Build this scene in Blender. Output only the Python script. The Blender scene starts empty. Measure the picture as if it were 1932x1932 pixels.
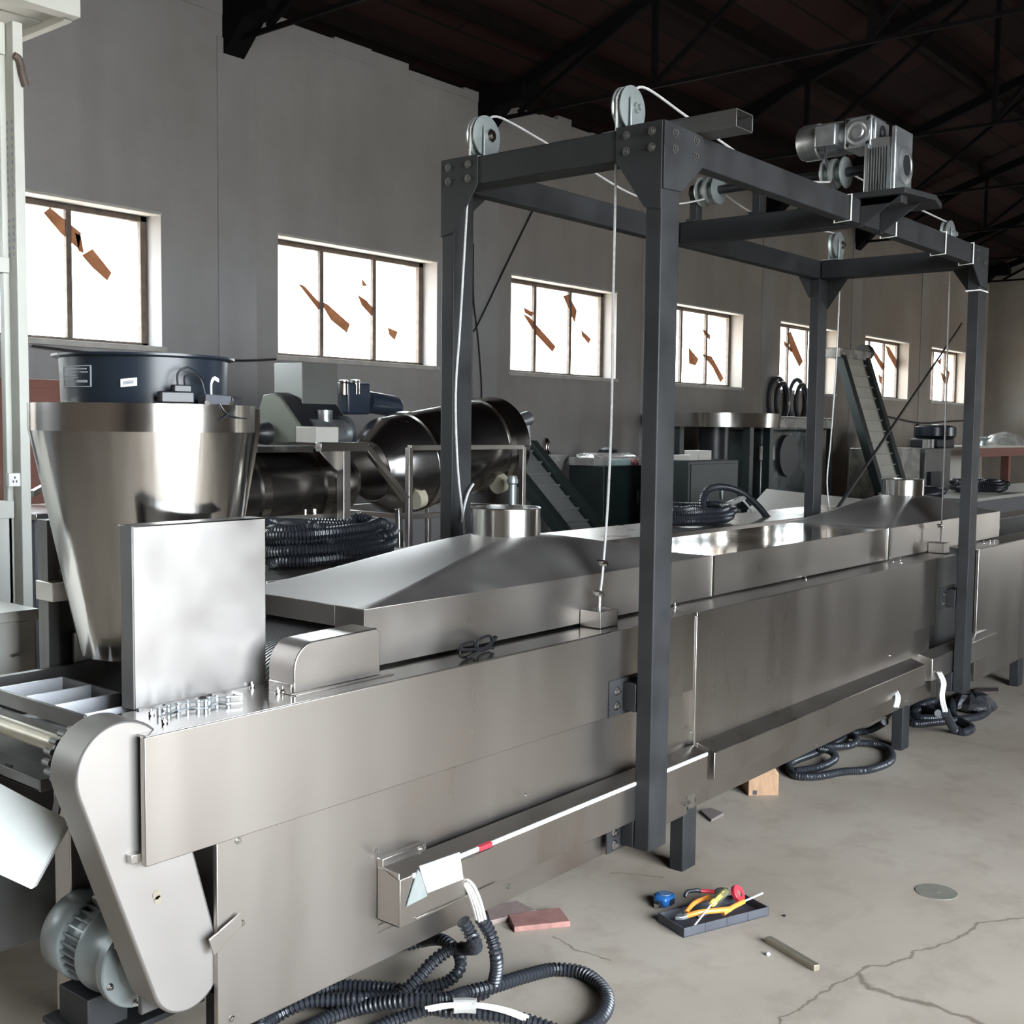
import bpy, bmesh, math, random
from mathutils import Vector, Matrix

R_ = random.Random(7)
scene = bpy.context.scene
col = scene.collection
rad = math.radians

# ---------------------------------------------------------------- camera
def make_camera():
    f, yaw, pit, rol = 2185.32, 0.68773541, 0.07227659, 0.01128071
    cy, sy = math.cos(yaw), math.sin(yaw)
    h = Vector((cy, sy, 0)); r0 = Vector((sy, -cy, 0)); u = Vector((0, 0, 1))
    w = h * math.cos(pit) - u * math.sin(pit)
    up = h * math.sin(pit) + u * math.cos(pit)
    r = r0 * math.cos(rol) + up * math.sin(rol)
    u2 = up * math.cos(rol) - r0 * math.sin(rol)
    m = Matrix(((r.x, u2.x, -w.x, 0), (r.y, u2.y, -w.y, 0), (r.z, u2.z, -w.z, 1.55), (0, 0, 0, 1)))
    cd = bpy.data.cameras.new('camera')
    cd.sensor_width = 36.0
    cd.lens = 36.0 * f / 1932.0
    cd.clip_start = 0.05
    cd.clip_end = 200
    o = bpy.data.objects.new('camera', cd)
    col.objects.link(o)
    o.matrix_world = m
    scene.camera = o
make_camera()

# ---------------------------------------------------------------- world, daylight, exposure
wd = bpy.data.worlds.new('overcast_sky'); scene.world = wd
wd.use_nodes = True
nt = wd.node_tree
bg = nt.nodes['Background']
tc = nt.nodes.new('ShaderNodeTexCoord'); sx = nt.nodes.new('ShaderNodeSeparateXYZ')
rp = nt.nodes.new('ShaderNodeValToRGB')
nt.links.new(tc.outputs['Generated'], sx.inputs[0]); nt.links.new(sx.outputs['Z'], rp.inputs[0])
rp.color_ramp.elements[0].position = 0.0; rp.color_ramp.elements[0].color = (0.42, 0.40, 0.37, 1)
rp.color_ramp.elements[1].position = 0.10; rp.color_ramp.elements[1].color = (0.82, 0.91, 1.0, 1)
nt.links.new(rp.outputs[0], bg.inputs[0])
bg.inputs[1].default_value = SKY_STRENGTH = 12.0

def portal(name, loc, rot, sx_, sy_):
    ld = bpy.data.lights.new(name, 'AREA'); ld.shape = 'RECTANGLE'; ld.size = sx_; ld.size_y = sy_
    ld.cycles.is_portal = True
    o = bpy.data.objects.new(name, ld); col.objects.link(o)
    o.location = loc; o.rotation_euler = rot
# daylight openings: the big gate behind the camera, the far gate, the row of windows
GATE_A = (-1.0, 4.0, 0.0, 4.0)
GATE_B = (20.0, 22.3, 0.0, 3.4)
YR = -3.5
portal('gate_daylight', ((GATE_A[0]+GATE_A[1])/2, YR-0.05, 2.0), (rad(90), 0, 0), 5.0, 4.0)
portal('far_gate_daylight', (21.15, YR-0.05, 1.7), (rad(90), 0, 0), 2.3, 3.4)
for i in range(-2, 7):
    portal('window_daylight', (3.815+2.767*i, 7.27, 2.53), (rad(-90), 0, 0), 1.75, 0.92)

scene.view_settings.view_transform = 'Standard'
scene.view_settings.look = 'None'
scene.view_settings.exposure = 1.42
scene.view_settings.gamma = 1.0
scene.view_settings.use_curve_mapping = False
scene.cycles.max_bounces = 10
scene.cycles.diffuse_bounces = 5
scene.cycles.glossy_bounces = 5
scene.cycles.sample_clamp_indirect = 8.0
scene.cycles.caustics_reflective = False
scene.cycles.caustics_refractive = False

# ---------------------------------------------------------------- materials
def mat(name, color, rough=0.5, metal=0.0, noise=0.0, nscale=8.0, stretch=None, rvar=0.0, bump=0.0, bscale=40.0, coat=0.0, spec=0.5):
    m = bpy.data.materials.new(name); m.use_nodes = True
    n = m.node_tree.nodes; l = m.node_tree.links
    b = n['Principled BSDF']
    b.inputs['Base Color'].default_value = (*color, 1)
    b.inputs['Roughness'].default_value = rough
    b.inputs['Metallic'].default_value = metal
    b.inputs['Specular IOR Level'].default_value = spec
    if coat: b.inputs['Coat Weight'].default_value = coat
    t = n.new('ShaderNodeTexCoord')
    mp = n.new('ShaderNodeMapping'); l.new(t.outputs['Object'], mp.inputs[0])
    if stretch: mp.inputs['Scale'].default_value = stretch
    if noise or rvar:
        tx = n.new('ShaderNodeTexNoise'); tx.inputs['Scale'].default_value = nscale; tx.inputs['Detail'].default_value = 6
        l.new(mp.outputs[0], tx.inputs[0])
        if noise:
            mr = n.new('ShaderNodeMapRange'); l.new(tx.outputs[0], mr.inputs[0])
            mr.inputs['From Min'].default_value = 0.3; mr.inputs['From Max'].default_value = 0.7
            mr.inputs['To Min'].default_value = 1-noise; mr.inputs['To Max'].default_value = 1+noise
            mx = n.new('ShaderNodeMix'); mx.data_type = 'RGBA'; mx.blend_type = 'MULTIPLY'; mx.inputs[0].default_value = 1
            mx.inputs[6].default_value = (*color, 1); l.new(mr.outputs[0], mx.inputs[7]); l.new(mx.outputs[2], b.inputs['Base Color'])
        if rvar:
            mr2 = n.new('ShaderNodeMapRange'); l.new(tx.outputs[0], mr2.inputs[0])
            mr2.inputs['From Min'].default_value = 0.3; mr2.inputs['From Max'].default_value = 0.7
            mr2.inputs['To Min'].default_value = max(0.02, rough-rvar); mr2.inputs['To Max'].default_value = rough+rvar
            l.new(mr2.outputs[0], b.inputs['Roughness'])
    if bump:
        tb = n.new('ShaderNodeTexNoise'); tb.inputs['Scale'].default_value = bscale; tb.inputs['Detail'].default_value = 5
        l.new(mp.outputs[0], tb.inputs[0])
        bp = n.new('ShaderNodeBump'); bp.inputs['Strength'].default_value = bump; bp.inputs['Distance'].default_value = 0.02
        l.new(tb.outputs[0], bp.inputs['Height']); l.new(bp.outputs[0], b.inputs['Normal'])
    return m

M = {}
M['panel'] = mat('brushed_stainless', (0.445, 0.414, 0.384), 0.30, 1.0, 0.04, 1.2, (3, 3, 0.4), 0.06)
M['hood'] = mat('satin_stainless', (0.46, 0.43, 0.40), 0.33, 1.0, 0.08, 3.0, None, 0.06)
M['hood_roof'] = mat('hood_roof_stainless', (0.40, 0.375, 0.355), 0.46, 1.0, 0.10, 3.0, None, 0.05)
M['mirror'] = mat('polished_stainless', (0.52, 0.48, 0.43), 0.09, 1.0, 0.03, 2.0, None, 0.03, 0.06, 2.5)
M['bright'] = mat('bright_stainless', (0.58, 0.565, 0.54), 0.17, 1.0, 0.04, 6.0, None, 0.04)
M['cone'] = mat('rolled_stainless', (0.44, 0.425, 0.405), 0.14, 1.0, 0.08, 5.0, (4, 4, 0.25), 0.06, 0.10, 3.0)
M['matte_steel'] = mat('film_covered_steel', (0.300, 0.280, 0.262), 0.50, 0.85, 0.05, 4.0, None, 0.05)
M['sheet'] = mat('dull_sheet_steel', (0.355, 0.338, 0.326), 0.42, 1.0, 0.06, 5.0, None, 0.08, 0.03, 6)
M['drum'] = mat('dark_stainless', (0.26, 0.25, 0.245), 0.24, 1.0, 0.08, 3.0, None, 0.05)
M['dark_steel'] = mat('dull_dark_steel', (0.15, 0.145, 0.14), 0.45, 0.8, 0.15, 6.0)
M['paint'] = mat('dark_grey_paint', (0.021, 0.0215, 0.0225), 0.55, 0.0, 0.30, 7.0, None, 0.08, 0.03, 60, spec=0.3)
M['green_paint'] = mat('dark_green_paint', (0.010, 0.017, 0.016), 0.45, 0.0, 0.2, 5.0)
M['galv'] = mat('galvanised_steel', (0.40, 0.44, 0.43), 0.42, 0.7, 0.10, 20.0)
M['cast'] = mat('cast_aluminium', (0.42, 0.44, 0.45), 0.36, 0.85, 0.12, 25.0, None, 0.08, 0.05, 120)
M['motor'] = mat('grey_motor_paint', (0.22, 0.24, 0.238), 0.36, 0.25, 0.08, 18.0)
M['blue_motor'] = mat('dark_blue_motor_paint', (0.025, 0.035, 0.055), 0.38, 0.0, 0.15, 12.0)
M['black'] = mat('black_plastic', (0.016, 0.017, 0.020), 0.40)
M['hose'] = mat('black_ribbed_hose', (0.020, 0.022, 0.027), 0.33, 0.0, 0.1, 10)
M['fan_black'] = mat('black_enamel', (0.010, 0.015, 0.022), 0.30, 0.0)
M['rope'] = mat('pale_wire_rope', (0.50, 0.49, 0.48), 0.55, 0.2, 0.15, 90.0)
M['white'] = mat('white_plastic', (0.80, 0.79, 0.77), 0.5)
M['cable_white'] = mat('white_wire_insulation', (0.72, 0.70, 0.66), 0.45)
M['red'] = mat('red_plastic', (0.55, 0.03, 0.05), 0.4)
M['orange'] = mat('orange_grip', (0.75, 0.27, 0.05), 0.42)
M['yellow'] = mat('yellow_grip', (0.75, 0.52, 0.12), 0.42)
M['olive'] = mat('olive_grip', (0.13, 0.125, 0.06), 0.5)
M['blue'] = mat('blue_plastic', (0.02, 0.12, 0.36), 0.3, coat=0.3)
M['tray'] = mat('dark_grey_tray', (0.055, 0.057, 0.068), 0.55, 0.0, 0.15, 15)
M['brick'] = mat('red_brown_tile', (0.27, 0.135, 0.115), 0.8, 0.0, 0.2, 30, None, 0, 0.1, 80)
M['wood'] = mat('raw_wood', (0.30, 0.18, 0.10), 0.7, 0.0, 0.2, 14, (1, 6, 1))
M['hopper'] = mat('dull_grey_green_steel', (0.20, 0.205, 0.19), 0.5, 0.6, 0.08, 3)
M['cabin'] = mat('cream_aluminium', (0.52, 0.52, 0.47), 0.45, 0.0, 0.05, 6)
M['beige'] = mat('beige_enamel', (0.50, 0.48, 0.43), 0.4, 0.0, 0.05, 4)
M['redbrown'] = mat('red_brown_board', (0.19, 0.075, 0.055), 0.6, 0.0, 0.1, 4)
M['cream'] = mat('cream_guard_paint', (0.17, 0.18, 0.145), 0.45, 0.0, 0.08, 5)
M['nylon'] = mat('nylon_roller', (0.42, 0.38, 0.28), 0.55)
M['wrap'] = mat('wrinkled_film_over_grey', (0.30, 0.29, 0.27), 0.25, 0.0, 0.35, 7, None, 0.12, 0.5, 14, 0.4)
M['dark_wrap'] = mat('dark_machine_under_film', (0.045, 0.055, 0.055), 0.25, 0.0, 0.5, 3, None, 0.1, 0.5, 10, 0.5)
M['belt_white'] = mat('pale_belt', (0.50, 0.48, 0.42), 0.5, 0.0, 0.06, 6)
M['belt_grey'] = mat('grey_belt', (0.20, 0.20, 0.19), 0.4, 0.0, 0.08, 6)
M['frame_brown'] = mat('rusty_window_frame', (0.10, 0.075, 0.06), 0.7, 0.0, 0.3, 20)
M['grid'] = mat('white_divider_plate', (0.62, 0.62, 0.64), 0.35, 0.3)
M['roller'] = mat('dull_steel_roller', (0.36, 0.32, 0.25), 0.4, 0.7, 0.1, 15)
M['label_grey'] = mat('grey_ink', (0.32, 0.34, 0.37), 0.5)
M['stone'] = mat('pale_pebble', (0.6, 0.58, 0.54), 0.8)
M['patch'] = mat('worn_metal_disc', (0.20, 0.19, 0.155), 0.6, 0.2, 0.1, 30)
M['bag'] = mat('crumpled_clear_bag', (0.022, 0.022, 0.024), 0.42, 0.0, 0.4, 8, None, 0.1, 0.6, 18)
M['cloth_grey'] = mat('grey_bundle', (0.34, 0.33, 0.31), 0.8, 0, 0.3, 10)

def mesh_belt():
    m = mat('wire_mesh_belt', (0.33, 0.32, 0.32), 0.42, 0.8)
    n = m.node_tree.nodes; l = m.node_tree.links; b = n['Principled BSDF']
    t = n.new('ShaderNodeTexCoord'); w = n.new('ShaderNodeTexWave'); w.wave_type = 'BANDS'; w.bands_direction = 'Y'
    w.inputs['Scale'].default_value = 26; w.inputs['Distortion'].default_value = 0.4
    l.new(t.outputs['Object'], w.inputs[0])
    r = n.new('ShaderNodeValToRGB'); l.new(w.outputs[0], r.inputs[0])
    r.color_ramp.elements[0].color = (0.16, 0.158, 0.158, 1); r.color_ramp.elements[1].color = (0.55, 0.54, 0.53, 1)
    l.new(r.outputs[0], b.inputs['Base Color'])
    bp = n.new('ShaderNodeBump'); bp.inputs['Strength'].default_value = 0.25; bp.inputs['Distance'].default_value = 0.01
    l.new(w.outputs[0], bp.inputs['Height']); l.new(bp.outputs[0], b.inputs['Normal'])
    return m
M['belt'] = mesh_belt()

def strip_mat():
    m = mat('tattered_brown_paper', (0.42, 0.20, 0.10), 0.8, 0.0, 0.35, 9)
    n = m.node_tree.nodes; l = m.node_tree.links; b = n['Principled BSDF']
    tr = n.new('ShaderNodeBsdfTranslucent'); tr.inputs[0].default_value = (0.34, 0.15, 0.06, 1)
    mx = n.new('ShaderNodeMixShader'); mx.inputs[0].default_value = 0.20
    out = n['Material Output']
    l.new(b.outputs[0], mx.inputs[1]); l.new(tr.outputs[0], mx.inputs[2]); l.new(mx.outputs[0], out.inputs[0])
    return m
M['strip'] = strip_mat()

def glass_mat(name, tint, gl=0.06):
    m = bpy.data.materials.new(name); m.use_nodes = True
    n = m.node_tree.nodes; l = m.node_tree.links
    n.remove(n['Principled BSDF'])
    tr = n.new('ShaderNodeBsdfTransparent'); tr.inputs[0].default_value = (*tint, 1)
    g = n.new('ShaderNodeBsdfGlossy'); g.inputs['Roughness'].default_value = 0.03
    mx = n.new('ShaderNodeMixShader'); mx.inputs[0].default_value = gl
    l.new(tr.outputs[0], mx.inputs[1]); l.new(g.outputs[0], mx.inputs[2]); l.new(mx.outputs[0], n['Material Output'].inputs[0])
    return m
M['spec_black'] = mat('matte_black_frame', (0.006, 0.006, 0.007), 0.6, spec=0.2)
M['chute'] = mat('pale_zinc_sheet', (0.78, 0.80, 0.76), 0.45, 0.25, 0.08, 5)
M['cream_box'] = mat('cream_white_enamel', (0.78, 0.76, 0.70), 0.35, 0.0, 0.04, 4)
M['shank'] = mat('satin_tool_steel', (0.62, 0.62, 0.62), 0.5, 0.3)
M['glass'] = glass_mat('dusty_glass', (0.9, 0.9, 0.88))
M['lens'] = glass_mat('clear_lens', (0.93, 0.93, 0.93), 0.08)

def plaster(name, base, warm, far=None):
    m = mat(name, base, 0.9)
    n = m.node_tree.nodes; l = m.node_tree.links; b = n['Principled BSDF']
    t = n.new('ShaderNodeTexCoord')
    a = n.new('ShaderNodeTexNoise'); a.inputs['Scale'].default_value = 0.7; a.inputs['Detail'].default_value = 8; a.inputs['Roughness'].default_value = 0.6
    l.new(t.outputs['Object'], a.inputs[0])
    r = n.new('ShaderNodeValToRGB'); l.new(a.outputs[0], r.inputs[0])
    r.color_ramp.elements[0].position = 0.3; r.color_ramp.elements[0].color = (*[c*0.78 for c in warm], 1)
    r.color_ramp.elements[1].position = 0.68; r.color_ramp.elements[1].color = (*base, 1)
    mp = n.new('ShaderNodeMapping'); mp.inputs['Scale'].default_value = (2.2, 2.2, 0.4); l.new(t.outputs['Object'], mp.inputs[0])
    s = n.new('ShaderNodeTexNoise'); s.inputs['Scale'].default_value = 1.4; s.inputs['Detail'].default_value = 7; l.new(mp.outputs[0], s.inputs[0])
    r2 = n.new('ShaderNodeValToRGB'); l.new(s.outputs[0], r2.inputs[0])
    r2.color_ramp.elements[0].position = 0.33; r2.color_ramp.elements[0].color = (0.72, 0.68, 0.66, 1)
    r2.color_ramp.elements[1].position = 0.52; r2.color_ramp.elements[1].color = (1, 1, 1, 1)
    mx = n.new('ShaderNodeMix'); mx.data_type = 'RGBA'; mx.blend_type = 'MULTIPLY'; mx.inputs[0].default_value = 0.28
    l.new(r.outputs[0], mx.inputs[6]); l.new(r2.outputs[0], mx.inputs[7])
    if far:     # haze tint painted in: near end stays blue-grey, colour browns towards the far end
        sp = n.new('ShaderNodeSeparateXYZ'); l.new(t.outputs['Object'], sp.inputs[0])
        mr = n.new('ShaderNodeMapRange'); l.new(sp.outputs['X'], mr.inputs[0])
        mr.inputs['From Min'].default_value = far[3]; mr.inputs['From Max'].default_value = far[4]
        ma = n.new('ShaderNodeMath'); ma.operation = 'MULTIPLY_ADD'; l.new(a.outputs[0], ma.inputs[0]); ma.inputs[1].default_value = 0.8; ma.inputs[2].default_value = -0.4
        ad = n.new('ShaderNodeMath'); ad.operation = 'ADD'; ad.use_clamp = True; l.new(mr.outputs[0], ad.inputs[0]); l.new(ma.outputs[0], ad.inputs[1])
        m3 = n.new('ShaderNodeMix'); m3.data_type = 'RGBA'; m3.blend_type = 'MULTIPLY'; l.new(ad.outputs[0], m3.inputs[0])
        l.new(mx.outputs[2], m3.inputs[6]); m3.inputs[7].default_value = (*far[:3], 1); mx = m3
    l.new(mx.outputs[2], b.inputs['Base Color'])
    bp = n.new('ShaderNodeBump'); bp.inputs['Strength'].default_value = 0.15; bp.inputs['Distance'].default_value = 0.03
    c = n.new('ShaderNodeTexNoise'); c.inputs['Scale'].default_value = 9; c.inputs['Detail'].default_value = 8; l.new(t.outputs['Object'], c.inputs[0])
    l.new(c.outputs[0], bp.inputs['Height']); l.new(bp.outputs[0], b.inputs['Normal'])
    return m
M['plaster'] = plaster('stained_haze_tinted_plaster', (0.335, 0.333, 0.342), (0.305, 0.287, 0.278), (0.98, 0.86, 0.73, -4.5, 9.0))
M['plaster_far'] = plaster('stained_pale_plaster', (0.42, 0.39, 0.35), (0.36, 0.32, 0.27))
M['plaster_rear'] = plaster('stained_brown_plaster', (0.17, 0.135, 0.105), (0.15, 0.115, 0.09))

def roof_mat():
    m = mat('sooty_roof_boards', (0.035, 0.022, 0.018), 0.9, spec=0.08)
    n = m.node_tree.nodes; l = m.node_tree.links; b = n['Principled BSDF']
    t = n.new('ShaderNodeTexCoord')
    br = n.new('ShaderNodeTexBrick'); br.inputs['Scale'].default_value = 1.0
    br.inputs['Brick Width'].default_value = 2.6; br.inputs['Row Height'].default_value = 0.28; br.inputs['Mortar Size'].default_value = 0.012
    br.inputs['Color1'].default_value = (0.030, 0.015, 0.0135, 1); br.inputs['Color2'].default_value = (0.016, 0.0105, 0.0105, 1); br.inputs['Mortar'].default_value = (0.01, 0.008, 0.008, 1)
    l.new(t.outputs['Object'], br.inputs[0])
    l.new(br.outputs[0], b.inputs['Base Color'])
    return m
M['roof'] = roof_mat()
M['roof_beam'] = mat('sooty_roof_timber', (0.009, 0.006, 0.0055), 0.9, 0, 0.2, 6, spec=0.08)
M['truss'] = mat('dark_blue_truss_paint', (0.0055, 0.0045, 0.005), 0.8, spec=0.08)

def floor_mat(cracks):
    m = mat('worn_concrete', (0.4, 0.38, 0.35), 0.62)
    n = m.node_tree.nodes; l = m.node_tree.links; b = n['Principled BSDF']
    t = n.new('ShaderNodeTexCoord')
    def noise(scale, detail=7, rough=0.55):
        a = n.new('ShaderNodeTexNoise'); a.inputs['Scale'].default_value = scale; a.inputs['Detail'].default_value = detail; a.inputs['Roughness'].default_value = rough
        l.new(t.outputs['Object'], a.inputs[0]); return a
    a = noise(0.8, 8); r = n.new('ShaderNodeValToRGB'); l.new(a.outputs[0], r.inputs[0])
    r.color_ramp.elements[0].position = 0.32; r.color_ramp.elements[0].color = (0.295, 0.244, 0.194, 1)
    r.color_ramp.elements[1].position = 0.62; r.color_ramp.elements[1].color = (0.412, 0.357, 0.295, 1)
    a2 = noise(5.0, 9, 0.65); r2 = n.new('ShaderNodeValToRGB'); l.new(a2.outputs[0], r2.inputs[0])
    r2.color_ramp.elements[0].position = 0.34; r2.color_ramp.elements[0].color = (0.80, 0.78, 0.76, 1)
    r2.color_ramp.elements[1].position = 0.5; r2.color_ramp.elements[1].color = (1, 1, 1, 1)
    mx = n.new('ShaderNodeMix'); mx.data_type = 'RGBA'; mx.blend_type = 'MULTIPLY'; mx.inputs[0].default_value = 0.8
    l.new(r.outputs[0], mx.inputs[6]); l.new(r2.outputs[0], mx.inputs[7])
    cur = mx.outputs[2]
    # cracks: distance to line segments in the floor plane, wobbled by noise
    nd = noise(14.0, 4); sub = n.new('ShaderNodeVectorMath'); sub.operation = 'SUBTRACT'; sub.inputs[1].default_value = (0.5, 0.5, 0.5)
    l.new(nd.outputs['Color'], sub.inputs[0])
    sc = n.new('ShaderNodeVectorMath'); sc.operation = 'SCALE'; sc.inputs['Scale'].default_value = 0.05; l.new(sub.outputs[0], sc.inputs[0])
    ad = n.new('ShaderNodeVectorMath'); ad.operation = 'ADD'; l.new(t.outputs['Object'], ad.inputs[0]); l.new(sc.outputs[0], ad.inputs[1])
    fl = n.new('ShaderNodeVectorMath'); fl.operation = 'MULTIPLY'; fl.inputs[1].default_value = (1, 1, 0); l.new(ad.outputs[0], fl.inputs[0])
    dist = None
    for (ax, ay), (bx, by), wgt in cracks:
        A = Vector((ax, ay, 0)); D = Vector((bx-ax, by-ay, 0)); L2 = D.length_squared
        p = n.new('ShaderNodeVectorMath'); p.operation = 'SUBTRACT'; l.new(fl.outputs[0], p.inputs[0]); p.inputs[1].default_value = A
        dt = n.new('ShaderNodeVectorMath'); dt.operation = 'DOT_PRODUCT'; l.new(p.outputs[0], dt.inputs[0]); dt.inputs[1].default_value = D/L2
        cl = n.new('ShaderNodeClamp'); l.new(dt.outputs['Value'], cl.inputs[0])
        s2 = n.new('ShaderNodeVectorMath'); s2.operation = 'SCALE'; s2.inputs[0].default_value = D; l.new(cl.outputs[0], s2.inputs['Scale'])
        q = n.new('ShaderNodeVectorMath'); q.operation = 'DISTANCE'; l.new(p.outputs[0], q.inputs[0]); l.new(s2.outputs[0], q.inputs[1])
        mu = n.new('ShaderNodeMath'); mu.operation = 'DIVIDE'; l.new(q.outputs['Value'], mu.inputs[0]); mu.inputs[1].default_value = wgt
        if dist is None: dist = mu
        else:
            mn = n.new('ShaderNodeMath'); mn.operation = 'MINIMUM'; l.new(dist.outputs[0], mn.inputs[0]); l.new(mu.outputs[0], mn.inputs[1]); dist = mn
    cr = n.new('ShaderNodeValToRGB'); l.new(dist.outputs[0], cr.inputs[0])
    cr.color_ramp.elements[0].position = 0.25; cr.color_ramp.elements[0].color = (0.50, 0.48, 0.45, 1)
    cr.color_ramp.elements[1].position = 1.0; cr.color_ramp.elements[1].color = (1, 1, 1, 1)
    m2 = n.new('ShaderNodeMix'); m2.data_type = 'RGBA'; m2.blend_type = 'MULTIPLY'; m2.inputs[0].default_value = 1
    l.new(cur, m2.inputs[6]); l.new(cr.outputs[0], m2.inputs[7])
    l.new(m2.outputs[2], b.inputs['Base Color'])
    bp = n.new('ShaderNodeBump'); bp.inputs['Strength'].default_value = 0.12; bp.inputs['Distance'].default_value = 0.01
    l.new(a2.outputs[0], bp.inputs['Height']); l.new(bp.outputs[0], b.inputs['Normal'])
    rr = n.new('ShaderNodeMapRange'); l.new(a.outputs[0], rr.inputs[0]); rr.inputs['To Min'].default_value = 0.5; rr.inputs['To Max'].default_value = 0.75
    l.new(rr.outputs[0], b.inputs['Roughness'])
    return m

# ---------------------------------------------------------------- mesh helpers
def smooth_path(pts, sub=8, closed=False):
    P = [Vector(p) for p in pts]; out = []
    n = len(P)
    rng = range(n if closed else n-1)
    for i in rng:
        if closed: p0, p1, p2, p3 = P[(i-1) % n], P[i], P[(i+1) % n], P[(i+2) % n]
        else: p0, p1, p2, p3 = P[max(i-1, 0)], P[i], P[i+1], P[min(i+2, n-1)]
        for k in range(sub):
            t = k/sub
            out.append(0.5*((2*p1)+(-p0+p2)*t+(2*p0-5*p1+4*p2-p3)*t*t+(-p0+3*p1-3*p2+p3)*t**3))
    if not closed: out.append(P[-1].copy())
    return out

def resample(P, step):
    out = [P[0].copy()]; acc = 0.0
    for a, b in zip(P, P[1:]):
        d = (b-a).length
        if d < 1e-9: continue
        pos = step-acc
        while pos <= d:
            out.append(a.lerp(b, pos/d)); pos += step
        acc = d-(pos-step)
    return out

class MB:
    def __init__(self): self.v = []; self.f = []
    def add(self, vs, fs):
        o = len(self.v); self.v += [tuple(x) for x in vs]; self.f += [tuple(i+o for i in f) for f in fs]; return self
    def box(self, x0, x1, y0, y1, z0, z1):
        return self.add([(x0,y0,z0),(x1,y0,z0),(x1,y1,z0),(x0,y1,z0),(x0,y0,z1),(x1,y0,z1),(x1,y1,z1),(x0,y1,z1)],
            [(0,3,2,1),(4,5,6,7),(0,1,5,4),(1,2,6,5),(2,3,7,6),(3,0,4,7)])
    def prism(self, poly, vec):
        P = [Vector(p) for p in poly]; V = Vector(vec); n = len(P)
        nrm = Vector()
        for i in range(n): nrm += P[i].cross(P[(i+1) % n])
        if nrm.dot(V) > 0: P = P[::-1]
        return self.add(P+[p+V for p in P], [tuple(range(n)), tuple(range(2*n-1, n-1, -1))]+[((i+1) % n, i, i+n, (i+1) % n+n) for i in range(n)])
    def bar(self, a, b, w, h, up=(0,0,1)):
        a, b = Vector(a), Vector(b); d = (b-a).normalized(); up = Vector(up)
        s = d.cross(up)
        if s.length < 1e-4: s = d.cross(Vector((1,0,0)))
        s.normalize(); u = s.cross(d).normalized()
        q = [a-s*w/2-u*h/2, a+s*w/2-u*h/2, a+s*w/2+u*h/2, a-s*w/2+u*h/2]
        return self.prism(q, b-a)
    def cyl(self, a, b, r, r2=None, n=24, cap=True):
        a, b = Vector(a), Vector(b); r2 = r if r2 is None else r2
        d = (b-a).normalized(); s = d.orthogonal().normalized(); u = d.cross(s)
        vs = []
        for c, rr in ((a, r), (b, r2)):
            for i in range(n):
                t = 2*math.pi*i/n; vs.append(c+s*math.cos(t)*rr+u*math.sin(t)*rr)
        fs = [(i, (i+1) % n, (i+1) % n+n, i+n) for i in range(n)]
        if cap: fs += [tuple(range(n-1, -1, -1)), tuple(range(n, 2*n))]
        return self.add(vs, fs)
    def lathe(self, c, axis, prof, n=40, closed=False):
        c = Vector(c); d = Vector(axis).normalized(); s = d.orthogonal().normalized(); u = d.cross(s)
        vs = []; m = len(prof)
        for h, r in prof:
            for i in range(n):
                t = 2*math.pi*i/n; vs.append(c+d*h+s*math.cos(t)*r+u*math.sin(t)*r)
        fs = []
        for k in range(m if closed else m-1):
            k2 = (k+1) % m
            fs += [(k*n+i, k*n+(i+1) % n, k2*n+(i+1) % n, k2*n+i) for i in range(n)]
        if not closed:
            if prof[0][1] > 1e-5: fs.append(tuple(range(n-1, -1, -1)))
            if prof[-1][1] > 1e-5: fs.append(tuple(range((m-1)*n, m*n)))
        return self.add(vs, fs)
    def tube(self, pts, r, n=8, sub=6, closed=False, rib=0.0, pitch=0.012, flat=None):
        P = smooth_path(pts, sub, closed) if sub > 1 else [Vector(p) for p in pts]
        if rib:
            P = resample(P, pitch/4)
        N = len(P); vs = []; prev = None
        for i, p in enumerate(P):
            if closed: d = P[(i+1) % N]-P[i-1]
            else: d = P[min(i+1, N-1)]-P[max(i-1, 0)]
            if d.length < 1e-9: d = Vector((0,0,1))
            d.normalize()
            if prev is None: s = d.orthogonal().normalized()
            else:
                s = prev-d*prev.dot(d)
                s = s.normalized() if s.length > 1e-6 else d.orthogonal().normalized()
            prev = s; u = d.cross(s)
            rr = r*(1+(rib if i % 4 in (0, 1) else -rib)) if rib else r
            for k in range(n):
                t = 2*math.pi*k/n; vs.append(p+s*math.cos(t)*rr+u*math.sin(t)*rr)
        fs = []
        for i in range(N if closed else N-1):
            j = (i+1) % N
            fs += [(i*n+k, i*n+(k+1) % n, j*n+(k+1) % n, j*n+k) for k in range(n)]
        if not closed: fs += [tuple(range(n-1, -1, -1)), tuple(range((N-1)*n, N*n))]
        return self.add(vs, fs)
    def build(self, name, material, parent=None, bevel=0.0, smooth=35, seg=2):
        off = Vector()
        p = parent
        while p is not None:
            if p.parent is None: off = Vector(p.location)
            p = p.parent
        me = bpy.data.meshes.new(name)
        base = off if parent is not None else self.base()
        me.from_pydata([tuple(Vector(v)-base) for v in self.v], [], self.f)
        me.materials.append(M[material] if isinstance(material, str) else material)
        bm = bmesh.new(); bm.from_mesh(me); bmesh.ops.recalc_face_normals(bm, faces=bm.faces); bm.to_mesh(me); bm.free()
        if smooth:
            for q in me.polygons: q.use_smooth = True
            me.set_sharp_from_angle(angle=rad(smooth))
        me.update()
        o = bpy.data.objects.new(name, me); col.objects.link(o)
        if parent is not None: o.parent = parent
        else: o.location = base
        if bevel:
            b = o.modifiers.new('bevel', 'BEVEL'); b.width = bevel; b.segments = seg; b.limit_method = 'ANGLE'; b.angle_limit = rad(40)
        return o
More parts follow.
